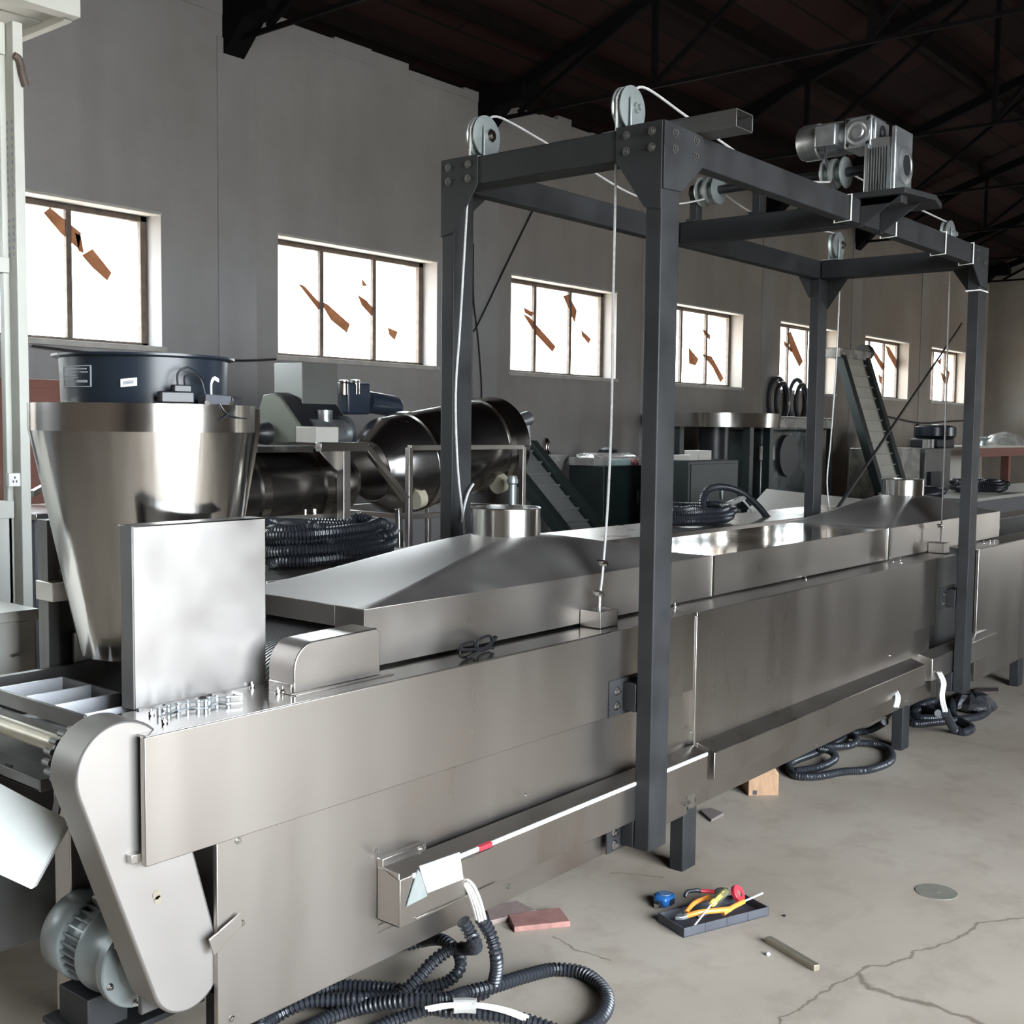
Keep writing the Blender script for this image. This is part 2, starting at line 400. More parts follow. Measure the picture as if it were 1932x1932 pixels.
    def base(self):
        xs = [v[0] for v in self.v]; ys = [v[1] for v in self.v]; zs = [v[2] for v in self.v]
        return Vector(((min(xs)+max(xs))/2, (min(ys)+max(ys))/2, min(zs)))

def tag(o, label, cat, group=None, kind=None):
    o['label'] = label; o['category'] = cat
    if group: o['group'] = group
    if kind: o['kind'] = kind
    return o
def thing(name, label, cat, loc, group=None):
    o = bpy.data.objects.new(name, None); col.objects.link(o); o.location = loc
    o.empty_display_size = 0.1
    return tag(o, label, cat, group)
def struct(o): o['kind'] = 'structure'; return o
def dup(root, loc, label=None, rotz=0.0):
    def cp(o, parent):
        c = o.copy(); col.objects.link(c); c.parent = parent
        for ch in [x for x in kids.get(o.name, [])]: cp(ch, c)
        return c
    kids = {}
    for x in bpy.data.objects:
        if x.parent: kids.setdefault(x.parent.name, []).append(x)
    r = root.copy(); col.objects.link(r); r.location = loc; r.rotation_euler = (0, 0, rotz)
    if label: r['label'] = label
    for ch in kids.get(root.name, []): cp(ch, r)
    return r
def bolt(parent, p, axis, r=0.009, h=0.007, name='bolt', m='bright'):
    p = Vector(p); a = Vector(axis).normalized()
    b = MB().cyl(p, p+a*h*0.35, r*1.35, n=14); b.cyl(p+a*h*0.35, p+a*h, r, n=6); b.cyl(p+a*h, p+a*h*1.6, r*0.5, n=10)
    return b.build(name, m, parent)

# ================================================================ SETTING
WY = 7.0; WX = 22.4; RX = -5.5
crk = [(3.124, 1.265, 0), (3.197, 1.261, 0), (3.222, 1.232, 0), (3.316, 1.196, 0), (3.373, 1.198, 0), (3.438, 1.161, 0), (3.54, 1.132, 0), (3.627, 1.113, 0), (3.707, 1.114, 0), (3.855, 1.016, 0)]
crk2 = [(3.124, 1.265, 0), (3.063, 1.205, 0), (3.067, 1.132, 0), (3.081, 1.034, 0), (3.073, 0.906, 0), (3.053, 0.807, 0)]
crk3 = [(3.124, 1.265, 0), (3.004, 1.288, 0), (2.923, 1.299, 0), (2.839, 1.298, 0), (2.755, 1.326, 0), (2.707, 1.29, 0)]
crk4 = [(2.747, 2.072, 0), (2.719, 1.971, 0), (2.733, 1.86, 0)]
crk5 = [(3.288, 2.229, 0), (3.331, 2.158, -0), (3.368, 2.079, 0)]
CR = []
for c, wgt in ((crk, 0.007), (crk2, 0.014), (crk3, 0.006), (crk4, 0.005), (crk5, 0.005)):
    for a, b in zip(c, c[1:]): CR.append(((a[0], a[1]), (b[0], b[1]), wgt))
fb = MB().box(RX-0.4, WX+0.4, YR-0.4, WY+0.4, -0.2, 0.0)
fo = fb.build('floor', floor_mat(CR), None, 0, 0); struct(fo)
fo.location = (0, 0, 0)
for v in fo.data.vertices: v.co += Vector(((RX+WX)/2, (YR+WY)/2, -0.2))
struct(MB().box(RX-30, WX+20, YR-40, YR-0.4, -0.25, -0.06).build('floor_yard', mat('yard_concrete', (0.38, 0.36, 0.33), 0.9, 0, 0.2, 2), None, 0, 0))

# window wall with seven openings
SILL, HEAD, T = 2.075, 2.985, 0.40
wins = [(2.94+2.767*i, 4.69+2.767*i) for i in range(7)]
unseen_wins = [(2.94+2.767*i, 4.69+2.767*i) for i in (-2, -1)]  # unseen windows continuing the row, added to light the left end
wb = MB()
wb.box(RX-0.4, WX+0.4, WY, WY+T, -0.05, SILL)
x = RX-0.4
for a, b in unseen_wins+wins:
    wb.box(x, a, WY, WY+T, SILL, HEAD); x = b
wb.box(x, WX+0.4, WY, WY+T, SILL, HEAD)
wb.box(RX-0.4, WX+0.4, WY, WY+T, HEAD, 4.50)
# ragged top course under the roof
xx = RX-0.4
while xx < WX+0.3:
    w = R_.uniform(0.18, 0.5); wb.box(xx, min(xx+w, WX+0.4), WY+R_.uniform(-0.008, 0.0), WY+T, 4.46, 4.52+R_.uniform(0, 0.07)); xx += w
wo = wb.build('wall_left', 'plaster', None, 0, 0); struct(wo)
# shallow piers in line with the trusses
pb = MB()
for k in range(7): pb.box(5.16+2.767*k, 5.50+2.767*k, WY-0.012, WY+0.05, 0.0, 4.3)
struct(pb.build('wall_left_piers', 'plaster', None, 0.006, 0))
# window sills and mortar rims
for i, (a, b) in enumerate(wins+unseen_wins):
    sb = MB(); sb.box(a-0.03, b+0.03, WY-0.02, WY+T-0.05, SILL-0.03, SILL+0.008)
    sb.box(a-0.01, b+0.01, WY-0.006, WY+0.10, HEAD-0.006, HEAD+0.014)
    struct(sb.build('trim_%d' % (i+1), mat('sill_mortar_%d' % i, (0.42, 0.40, 0.37), 0.9, 0, 0.15, 9), None, 0.004, 0))

strips = [
 [[(3.941, 7.2, 2.904),(3.985, 7.2, 2.945),(4.2, 7.2, 2.811),(4.183, 7.2, 2.704),(4.056, 7.2, 2.791)], [(4.205, 7.2, 2.665),(4.283, 7.2, 2.717),(4.423, 7.2, 2.574),(4.39, 7.2, 2.517),(4.281, 7.2, 2.594)], [(4.158, 7.2, 2.805),(4.199, 7.2, 2.793),(4.22, 7.2, 2.681),(4.182, 7.2, 2.69)]],
 [[(6.056, 7.2, 2.669),(6.121, 7.2, 2.655),(6.308, 7.2, 2.513),(6.263, 7.2, 2.484)], [(6.275, 7.2, 2.561),(6.365, 7.2, 2.531),(6.607, 7.2, 2.392),(6.572, 7.2, 2.319),(6.399, 7.2, 2.41)], [(6.69, 7.2, 2.643),(6.798, 7.2, 2.6),(6.909, 7.2, 2.503),(6.86, 7.2, 2.473),(6.738, 7.2, 2.559)], [(6.738, 7.2, 2.778),(6.804, 7.2, 2.724),(6.744, 7.2, 2.718)], [(7.041, 7.2, 2.397),(7.162, 7.2, 2.37),(7.124, 7.2, 2.295),(7.06, 7.2, 2.336)]],
 [[(8.877, 7.2, 2.666),(8.976, 7.2, 2.643),(9.412, 7.2, 2.38),(9.36, 7.2, 2.323),(9.081, 7.2, 2.485)], [(9.525, 7.2, 2.901),(9.614, 7.2, 2.92),(9.765, 7.2, 2.771),(9.731, 7.2, 2.638)], [(8.892, 7.2, 2.728),(9.043, 7.2, 2.69),(9.01, 7.2, 2.646),(8.909, 7.2, 2.679)], [(9.844, 7.2, 2.581),(10.017, 7.2, 2.494),(9.98, 7.2, 2.447),(9.864, 7.2, 2.517)]],
 [[(12.318, 7.2, 2.772),(12.511, 7.2, 2.709),(12.501, 7.2, 2.651),(12.372, 7.2, 2.7)], [(12.319, 7.2, 2.468),(12.549, 7.2, 2.455),(12.862, 7.2, 2.197),(12.785, 7.2, 2.148),(12.58, 7.2, 2.328)], [(12.008, 7.2, 2.531),(12.247, 7.2, 2.4),(12.176, 7.2, 2.321),(12.028, 7.2, 2.339)]],
 [[(14.553, 7.2, 2.864),(14.678, 7.2, 2.901),(15.078, 7.2, 2.52),(14.968, 7.2, 2.441),(14.693, 7.2, 2.658)], [(14.464, 7.2, 2.772),(14.725, 7.2, 2.674),(14.712, 7.2, 2.623),(14.5, 7.2, 2.704)]],
 [[(17.384, 7.2, 2.857),(17.552, 7.2, 2.826),(18.019, 7.2, 2.587),(17.894, 7.2, 2.531),(17.582, 7.2, 2.714)], [(18.011, 7.2, 2.92),(18.166, 7.2, 2.896),(18.661, 7.2, 2.618),(18.508, 7.2, 2.559),(18.132, 7.2, 2.777)], [(17.751, 7.2, 2.467),(17.904, 7.2, 2.415),(17.893, 7.2, 2.298),(17.804, 7.2, 2.345)]],
 [[(20.761, 7.2, 2.718),(20.989, 7.2, 2.625),(20.902, 7.2, 2.425)], [(20.504, 7.2, 2.632),(20.835, 7.2, 2.534),(20.906, 7.2, 2.387),(20.654, 7.2, 2.471)], [(20.355, 7.2, 2.79),(20.557, 7.2, 2.874),(20.52, 7.2, 2.725)]],
]
strips += [[], []]
for i, (a, b) in enumerate(wins+unseen_wins):
    fr = MB(); y0, y1 = WY+0.17, WY+0.21
    fr.box(a, a+0.05, y0, y1, SILL, HEAD); fr.box(b-0.05, b, y0, y1, SILL, HEAD)
    fr.box(a, b, y0, y1, SILL, SILL+0.04); fr.box(a, b, y0, y1, HEAD-0.04, HEAD)
    f = fr.build('window_%d' % (i+1), 'frame_brown', None, 0.004, 0); struct(f)
    for k in (1, 2):
        mx = a+(b-a)*k/3
        MB().box(mx-0.02, mx+0.02, y0, y1-0.005, SILL+0.04, HEAD-0.04).build('mullion', 'frame_brown', f, 0.003, 0)
    for k in range(3):
        p0 = a+(b-a)*k/3+(0.04 if k == 0 else 0.016); p1 = a+(b-a)*(k+1)/3-(0.04 if k == 2 else 0.016)
        MB().box(p0, p1, y0+0.022, y0+0.026, SILL+0.04, HEAD-0.04).build('pane', 'glass', f, 0, 0)
    for s in strips[i]:
        q = [Vector((p[0], y0+0.012, p[2])) for p in s]
        MB().prism(q, (0, 0.006, 0)).build('paper_strip', 'strip', f, 0, 0)

# the other walls
struct(MB().box(WX, WX+0.4, YR-0.4, WY, -0.05, 9.0).build('wall_far', 'plaster_far', None, 0, 0))
struct(MB().box(RX-0.4, RX, YR-0.4, WY, -0.05, 9.0).build('wall_rear', 'plaster_rear', None, 0, 0))
rb = MB()
ZR = 4.6
rb.box(RX, GATE_A[0], YR-0.4, YR, -0.05, ZR); rb.box(GATE_A[1], GATE_B[0], YR-0.4, YR, -0.05, ZR); rb.box(GATE_B[1], WX, YR-0.4, YR, -0.05, ZR)
rb.box(GATE_A[0], GATE_A[1], YR-0.4, YR, GATE_A[3], ZR); rb.box(GATE_B[0], GATE_B[1], YR-0.4, YR, GATE_B[3], ZR)
struct(rb.build('wall_right', 'plaster_rear', None, 0, 0))

# roof: two slopes of boards, purlins, rafters and trusses
RIDGE_Y = 1.75; SL = 0.34
def zr(y): return 4.60+(WY-y)*SL if y > RIDGE_Y else 4.60+(WY-RIDGE_Y)*SL-(RIDGE_Y-y)*SL
cb = MB()
cb.prism([(RX-0.4, WY+0.5, zr(WY+0.5)), (RX-0.4, RIDGE_Y, zr(RIDGE_Y)), (RX-0.4, RIDGE_Y, zr(RIDGE_Y)+0.12), (RX-0.4, WY+0.5, zr(WY+0.5)+0.12)], (WX-RX+0.8, 0, 0))
cb.prism([(RX-0.4, YR-0.5, zr(YR-0.5)), (RX-0.4, RIDGE_Y, zr(RIDGE_Y)), (RX-0.4, RIDGE_Y, zr(RIDGE_Y)+0.12), (RX-0.4, YR-0.5, zr(YR-0.5)+0.12)], (WX-RX+0.8, 0, 0))
struct(cb.build('ceiling', 'roof', None, 0, 0))
n_t = 20
def roof_bar(a, b, w, h, name, m='roof_beam'):
    return struct(MB().bar(a, b, w, h).build(name, m, None, 0, 0))
k = 0
for y in [6.75, 6.2, 5.3, 4.4, 3.5, 2.6, 1.7, 0.8, -0.6, -1.8, -3.0]:
    k += 1; roof_bar((RX, y, zr(y)-0.06), (WX, y, zr(y)-0.06), 0.08, 0.12, 'ceiling_purlin_%d' % k)
for k in range(7):
    X = 5.30+2.767*k
    tb = MB()
    zt = lambda y: zr(y)-0.2
    tb.bar((X, WY, zt(WY)), (X, RIDGE_Y, zt(RIDGE_Y)), 0.07, 0.10); tb.bar((X, YR, zt(YR)), (X, RIDGE_Y, zt(RIDGE_Y)), 0.07, 0.10)
    tb.bar((X, WY-0.1, 4.30), (X, YR+0.1, 4.30), 0.03, 0.03)
    for y in (5.2, 3.4, 1.75, 0.2, -1.6): tb.bar((X, y, 4.32), (X, y, zt(y)), 0.04, 0.04, (1, 0, 0))
    for y, y2 in ((6.6, 5.2), (5.2, 3.4), (3.4, 1.75), (0.2, 1.75), (-1.6, 0.2)):
        tb.bar((X, y, 4.32), (X, y2, zt(y2)), 0.035, 0.035, (1, 0, 0))
    tb.prism([(X-0.09, WY, 4.18), (X-0.09, WY-0.24, 4.40), (X-0.09, WY-0.50, 4.40), (X-0.09, WY-0.50, 4.56), (X-0.09, WY, 4.62)], (0.18, 0, 0))
    struct(tb.build('ceiling_truss_%d' % (k+1), 'truss', None, 0, 0))

# left-hand glazed cabin of cream aluminium (a partition of the room)
cp = MB()
CX = 2.128; CY = 4.0
cp.box(CX-0.037, CX, CY, CY+0.075, 0.0, 2.95); cp.box(CX-0.06, CX-0.037, CY+0.055, CY+0.085, 0.0, 2.95)
cp.box(CX-0.05, CX, CY+2.0, CY+2.06, 0.0, 2.95)
cab = cp.build('door_1', 'cabin', None, 0.003, 0); struct(cab)
MB().box(0.6, CX-0.04, CY+0.045, CY+0.085, 2.081, 2.136).build('door_rail', 'cabin', cab, 0.003, 0)
MB().box(0.6, CX-0.04, CY+0.045, CY+0.085, 1.205, 1.268).build('door_rail', 'cabin', cab, 0.003, 0)
MB().box(0.6, CX-0.045, CY+0.055, CY+0.075, 0.05, 1.205).build('door_panel', 'cabin', cab, 0.002, 0)
MB().box(0.6, CX-0.04, CY+0.045, CY+0.085, 2.84, 2.95).build('door_rail', 'cabin', cab, 0.003, 0)
MB().box(0.6, CX-0.045, CY+0.060, CY+0.066, 1.268, 2.081).build('pane', 'glass', cab, 0, 0)
MB().box(0.6, CX-0.045, CY+0.060, CY+0.066, 2.136, 2.84).build('pane', 'glass', cab, 0, 0)
MB().tube([(2.089, 3.99, 2.829), (2.108, 3.99, 2.819), (2.118, 3.99, 2.775), (2.131, 3.99, 2.732)], 0.013, 8).build('torn_seal', 'frame_brown', cab)
# canopy over the cabin with slatted white soffit
cc = (2.269, 3.9, 2.978)
cn = MB()
cn.box(0.4, cc[0], 3.86, 3.92, cc[2], cc[2]+0.09); cn.box(cc[0]-0.03, cc[0], 3.92, 6.0, cc[2]-0.005, cc[2]+0.06)
for q in range(14): cn.box(0.4, cc[0]-0.03, 3.93+q*0.145, 4.06+q*0.145, cc[2]+0.02, cc[2]+0.032)
struct(cn.build('trim_10', 'cabin', None, 0.002, 0))
# socket on the cabin post
sk = thing('wall_socket', 'white power socket on the cream post of the cabin', 'socket', (2.056, 3.99, 1.347))
p = Vector(sk.location)
MB().box(p.x-0.022, p.x+0.022, CY-0.022, CY, p.z-0.024, p.z+0.024).build('socket_plate', 'white', sk, 0.003)
hb = MB()
for dx, dz in ((-0.006, -0.006), (0.006, -0.006), (0, 0.008)): hb.box(p.x+dx-0.002, p.x+dx+0.002, CY-0.024, CY-0.021, p.z+dz-0.004, p.z+dz+0.004)
hb.build('socket_hole', 'black', sk)
# printed marks down the protective film on the post
mk = MB(); xf = CX-0.037
for q in range(10):
    for yo in (0.010, 0.044):
        z0 = 2.60-q*0.028; mk.box(xf-0.0012, xf+0.001, CY+yo, CY+yo+0.012, z0, z0+0.013)
        z1 = 2.26-q*0.024
        if q < 6: mk.box(xf-0.0012, xf+0.001, CY+yo, CY+yo+0.012, z1, z1+0.012)
mk.build('film_print', 'label_grey', cab, 0, 0)

# cables on the window wall
def wall_cable(pts, r, label):
    o = MB().tube(pts, r, 6, 5).build('wall_cable', 'black', None)
    return tag(o, label, 'cable')
wall_cable([(8.766, 6.97, 3.643), (8.396, 6.97, 3.112), (7.992, 6.97, 2.519), (7.906, 6.97, 2.417)], 0.008, 'thin dark cable slanting across the wall left of the third window')
wall_cable([(7.907, 6.98, 3.196), (7.913, 6.98, 2.726), (7.983, 6.98, 2.352), (8.033, 6.98, 1.971), (8.036, 6.98, 1.778)], 0.008, 'thin cable hanging down the wall beside the left gantry post')
wall_cable([(3.731, 6.96, 2.031), (4.236, 6.96, 2.007), (5.211, 6.96, 2.016), (5.647, 6.96, 2.047)], 0.008, 'sagging cable along the wall under the first window')
wall_cable([(17.552, 6.97, 1.801), (19.025, 6.97, 1.71), (20.149, 6.97, 1.741), (21.522, 6.97, 1.785)], 0.014, 'cable sagging under the last two windows')
o = MB().bar((18.901, 6.95, 1.692), (18.886, 6.95, 1.363), 0.05, 0.04); o.cyl((18.885, 6.95, 1.38), (18.87, 6.95, 1.294), 0.09, 0.06, 10)
tag(o.build('hanging_switch', 'black', None), 'dark pendant switch hanging from the wall cable at the far end', 'switch')
# coiled hoses hanging under the fifth window
hh = (14.046, 6.9, 1.956)
for q, dx in enumerate((-0.22, 0.34)):
    ob = MB()
    for rr in (0.0, 0.07):
        ob.tube([(hh[0]+dx+(0.24-rr)*math.cos(t*math.pi/6), 6.93-rr, hh[2]-0.02+(0.30-rr)*math.sin(t*math.pi/6)) for t in range(12)], 0.03, 8, 4, True)
    tag(ob.build('hanging_hose', 'hose', None), ('left' if q == 0 else 'right')+' coil of black hose hanging on the wall under the fifth window', 'hose', 'coils of hose hung under the fifth window')

# ================================================================ FRYING MACHINE
ZF = 0.928
fr = thing('frying_machine', 'long brushed stainless frying machine running from the left foreground into the hall', 'machine', (4.2, 2.39, 0))
def part(mb, name, m, bevel=0.0, parent=None, smooth=35, label=None):
    o = mb.build(name, m, parent or fr, bevel, smooth)
    if label: o['label'] = label
    return o
# upper side panels
up1 = part(MB().box(1.287, 3.428, 1.996, 2.012, 0.664, ZF), 'side_panel', 'panel', 0.002)
up2 = part(MB().box(3.433, 5.745, 1.996, 2.012, 0.600, ZF), 'side_panel', 'panel', 0.002)
up3 = part(MB().box(6.40, 11.5, 1.996, 2.012, 0.205, ZF), 'side_panel', 'panel', 0.002)
# lower panels, set back a little
part(MB().box(1.472, 3.428, 2.016, 2.03, 0.222, 0.70), 'lower_panel', 'panel', 0.002)
part(MB().box(3.433, 5.745, 2.016, 2.03, 0.236, 0.64), 'lower_panel', 'panel', 0.002)
part(MB().box(5.50, 5.80, 2.020, 2.035, 0.225, 0.36), 'lower_panel', 'panel', 0.002)
# ledge (top flange) front and back
part(MB().box(1.292, 3.428, 1.998, 2.20, ZF-0.004, ZF+0.002), 'ledge', 'bright', 0.001)
part(MB().box(3.433, 6.02, 1.998, 2.16, ZF-0.004, ZF+0.002), 'ledge', 'hood', 0.001)
part(MB().box(6.36, 11.5, 1.998, 2.16, ZF-0.004, ZF+0.002), 'ledge', 'hood', 0.001)
part(MB().box(1.78, 11.5, 2.60, 2.79, ZF-0.004, ZF+0.002), 'ledge', 'hood', 0.001)
# trough and far side
tr = MB(); tr.box(1.76, 11.5, 2.16, 2.62, 0.30, 0.60); tr.box(1.30, 11.5, 2.76, 2.78, 0.23, ZF-0.004); tr.box(1.76, 11.5, 2.12, 2.14, 0.3, ZF-0.004)
part(tr, 'trough', 'dark_steel')
# narrow seam cover between the two sections
part(MB().box(3.424, 3.437, 1.992, 2.016, 0.25, ZF-0.01), 'seam_cover', 'bright', 0.001)
# heating channel, open near end with a loose cover
ch = MB()
ch.prism([(1.945, 1.996, 0.474), (1.945, 1.940, 0.455), (1.945, 1.940, 0.450), (1.945, 1.996, 0.468)], (1.475, 0, 0))
ch.box(1.945, 3.42, 1.936, 1.941, 0.335, 0.455); ch.box(1.945, 3.42, 1.940, 2.014, 0.335, 0.340)
ch.box(1.945, 1.950, 1.940, 2.014, 0.335, 0.470); ch.box(1.945, 2.10, 1.996, 2.016, 0.468, 0.492)
hc = part(ch, 'heating_channel', 'panel', 0.0015)
part(MB().box(1.99, 3.42, 1.934, 1.942, 0.446, 0.4575), 'channel_lip', 'white', 0.002, hc, label='white rail along the channel lip with a red mark')
part(MB().box(2.235, 2.285, 1.930, 1.944, 0.446, 0.4585), 'red_mark', 'red', 0.001, hc)
part(MB().prism([(2.006, 1.932, 0.474), (2.152, 1.932, 0.468), (2.167, 1.932, 0.394), (2.035, 1.932, 0.398), (2.019, 1.932, 0.435)], (0, -0.004, 0)), 'insulation_sheet', 'white', 0, hc, label='white insulation sheet')
part(MB().prism([(2.003, 1.934, 0.466), (2.014, 1.934, 0.45), (2.037, 1.934, 0.389), (1.964, 1.934, 0.385)], (0, -0.003, 0)), 'grey_flap', 'galv', 0, hc)
for q in range(2):
    part(MB().box(2.0+0.0*q, 2.30, 1.932, 1.9365, 0.338+0.098*q, 0.345+0.098*q), 'cover_edge', 'bright', 0.001, hc)
# second section's channel and the one crossing the gap
c2 = MB(); c2.prism([(3.485, 2.018, 0.465), (3.485, 1.945, 0.440), (3.485, 1.945, 0.345), (3.485, 2.018, 0.335)], (2.02, 0, 0))
part(c2, 'heating_channel', 'panel', 0.003)
c3 = MB(); c3.prism([(5.60, 2.02, 0.470), (5.60, 1.945, 0.455), (5.60, 1.945, 0.345), (5.60, 2.02, 0.335)], (1.0, 0, 0))
part(c3, 'heating_channel', 'hood', 0.003)
for z in (0.30, 0.318):
    part(MB().box(1.95, 2.905, 2.011, 2.018, z-0.0015, z+0.0015), 'crease', 'bright', 0, None)
part(MB().box(2.35, 2.93, 2.010, 2.016, 0.292, 0.296), 'crease', 'bright')
# legs
for X in (3.455, 5.505, 7.40, 9.4):
    for Y in (2.045, 2.68):
        part(MB().box(X, X+0.09, Y, Y+0.055, 0.0, 0.32), 'leg', 'paint', 0.004)
part(MB().box(1.50, 1.58, 2.05, 2.10, 0.0, 0.30), 'leg', 'paint', 0.004)
part(MB().box(1.50, 1.58, 2.68, 2.73, 0.0, 0.30), 'leg', 'paint', 0.004)
# near end uprights behind the chain guard
part(MB().box(1.381, 1.451, 2.45, 2.52, 0.12, 0.80), 'end_upright', 'hood', 0.003)
part(MB().box(1.34, 1.46, 2.10, 2.115, 0.30, 0.78), 'end_upright', 'dark_steel', 0.003)
part(MB().box(1.58, 1.60, 2.05, 2.72, 0.24, 0.80), 'end_plate', 'dark_steel')
# short strip tying the guard to the lower panel
sp = MB(); sp.prism([(1.443, 2.008, 0.459), (1.525, 2.008, 0.491), (1.529, 2.008, 0.462), (1.455, 2.008, 0.419)], (0, -0.004, 0))
part(sp, 'tie_strip', 'panel', 0.001)
# bolts on panels
for px in ((1.527, 1.995, 0.649), (1.535, 2.012, 0.462), (1.509, 2.012, 0.255), (2.458, 2.012, 0.261), (3.412, 2.012, 0.263), (3.48, 2.012, 0.262), (5.451, 2.012, 0.265), (4.451, 2.012, 0.257)):
    bolt(fr, (px[0], 2.016 if px[1] > 2.0 else 2.016, px[2]), (0, -1, 0), 0.0065, 0.007)
for px in ((1.923, 1.94, 0.508), (2.079, 1.94, 0.472), (2.502, 1.94, 0.509), (3.241, 1.94, 0.515), (3.406, 1.94, 0.51), (5.224, 1.94, 0.507)):
    bolt(fr, (px[0], 1.996 if px[0] < 3.45 else 2.015, px[2]+0.012), (0, -1, 0), 0.005, 0.006)
for px in ((1.374, 2.057, 0.93), (1.394, 2.135, 0.93), (1.706, 2.099, 0.93), (1.704, 2.192, 0.93), (1.438, 2.155, 0.93), (3.484, 2.117, 0.93), (5.44, 2.097, 0.93), (5.424, 2.051, 0.93), (5.533, 2.098, 0.93), (4.523, 2.114, 0.93), (6.741, 2.08, 0.93), (6.802, 2.064, 0.93), (6.82, 2.046, 0.93)):
    bolt(fr, px, (0, 0, 1), 0.0055, 0.009)
# chain guard: tear-drop cover
def guard_outline(grow):
    top = Vector((1.262, 0.858)); bot = Vector((1.408, 0.392)); r1 = 0.103+grow; r2 = 0.085+grow
    d = bot-top; L = d.length; ang = math.atan2(d.y, d.x); a = math.acos((r1-r2)/L)
    pts = []
    for k in range(25): t = ang+a+(2*math.pi-2*a)*k/24; pts.append((top.x+r1*math.cos(t), top.y+r1*math.sin(t)))
    for k in range(21): t = ang-a+2*a*k/20; pts.append((bot.x+r2*math.cos(t), bot.y+r2*math.sin(t)))
    return pts
gp = guard_outline(0)
g = MB().prism([(x, 2.030, z) for x, z in gp], (0, 0.10, 0))
cg = part(g, 'chain_guard', 'matte_steel', 0.006, label='pale tear-drop chain guard')
part(MB().cyl((1.333, 2.030, 0.585), (1.333, 2.0285, 0.585), 0.010), 'weld_spot', 'roller', 0, cg)
part(MB().cyl((1.336, 2.030, 0.573), (1.336, 2.0285, 0.573), 0.009), 'weld_spot', 'roller', 0, cg)
part(MB().box(1.265, 1.287, 2.012, 2.030, 0.672, 0.69), 'spacer', 'bright', 0.001, cg)
rim = MB(); o1 = guard_outline(0.0); o2 = guard_outline(-0.004)
# drive motor behind the guard
mo = MB()
mc = Vector((1.398, 0, 0.370))
def ring(h0, r0, h1, r1, n=36): return MB().lathe((mc.x, 0, mc.z), (0, 1, 0), [(h0, r0*0.97), (h0+0.004, r0), (h1-0.004, r1), (h1, r1*0.97)], n)
dm = part(ring(2.30, 0.078, 2.385, 0.078), 'drive_motor', 'motor', 0, label='grey geared motor behind the chain guard')
part(ring(2.185, 0.098, 2.215, 0.098), 'mount_flange', 'motor', 0, dm)
part(MB().lathe((mc.x, 0, mc.z), (0, 1, 0), [(2.13, 0.035), (2.15, 0.04), (2.185, 0.06)]), 'nose', 'motor', 0, dm)
part(MB().lathe((mc.x, 0, mc.z), (0, 1, 0), [(2.215, 0.092), (2.27, 0.088), (2.285, 0.096), (2.30, 0.096), (2.302, 0.08)]), 'gear_housing', 'motor', 0, dm)
fb_ = MB()
for k in range(28):
    t = 2*math.pi*k/28; dx, dz = math.cos(t), math.sin(t)
    fb_.bar((mc.x+dx*0.082, 2.305, mc.z+dz*0.082), (mc.x+dx*0.082, 2.385, mc.z+dz*0.082), 0.004, 0.014, (dx, 0, dz))
part(fb_, 'cooling_fins', 'motor', 0, dm)
part(MB().lathe((mc.x, 0, mc.z), (0, 1, 0), [(2.375, 0.096), (2.38, 0.099), (2.445, 0.097), (2.462, 0.085), (2.466, 0.0)]), 'fan_cowl', 'motor', 0, dm)
part(MB().box(mc.x-0.01, mc.x+0.06, 2.31, 2.375, mc.z+0.055, mc.z+0.104), 'terminal_box', 'motor', 0.006, dm)
for k in range(6):
    t = 2*math.pi*k/6+0.3
    bolt(dm, (mc.x+math.cos(t)*0.085, 2.185, mc.z+math.sin(t)*0.085), (0, -1, 0), 0.006, 0.008)
mb_ = MB(); mb_.box(1.32, 1.42, 2.28, 2.40, 0.20, 0.28); mb_.box(1.30, 1.60, 2.24, 2.44, 0.185, 0.20)
part(mb_, 'motor_bracket', 'paint', 0.003)
lg = MB(); lg.box(1.33, 1.39, 2.40, 2.46, 0.0, 0.19); lg.box(1.30, 1.42, 2.37, 2.49, 0.0, 0.012)
part(lg, 'leg', 'paint', 0.003)
# infeed end: roller, sprocket, divider grid, lip plate, chute
part(MB().cyl((1.225, 2.14, 0.888), (1.225, 2.62, 0.888), 0.019, n=24), 'end_roller', 'roller')
sp_ = MB(); sp_.cyl((1.235, 2.17, 0.868), (1.235, 2.176, 0.868), 0.050, n=18)
for k in range(16):
    t = 2*math.pi*k/16; sp_.cyl((1.235+0.055*math.cos(t), 2.160, 0.868+0.055*math.sin(t)), (1.235+0.055*math.cos(t), 2.186, 0.868+0.055*math.sin(t)), 0.007, n=8)
part(sp_, 'sprocket', 'dark_steel')
gr = MB(); gr.box(1.302, 1.310, 2.245, 2.64, ZF-0.035, ZF)
part(gr, 'divider_grid', 'dark_steel', 0.001)
for y in (2.257, 2.378, 2.501, 2.631):
    part(MB().box(1.31, 1.47, y-0.003, y+0.003, ZF-0.034, ZF+0.001), 'divider_plate', 'grid', 0.001)
part(MB().box(1.47, 1.476, 2.25, 2.64, ZF-0.04, ZF), 'divider_grid', 'dark_steel')
part(MB().box(1.31, 1.75, 2.25, 2.60, 0.855, 0.862), 'mesh_floor', 'dark_steel')
part(MB().box(1.30, 1.306, 2.24, 2.62, 0.78, 0.885), 'end_apron', 'dark_steel')
lp = MB(); lp.box(1.215, 1.221, 2.275, 2.66, 0.777, 0.803); lp.box(1.215, 1.34, 2.269, 2.275, 0.777, 0.803); lp.box(1.215, 1.34, 2.275, 2.66, 0.777, 0.782)
part(lp, 'drip_tray', 'dark_steel', 0.001)
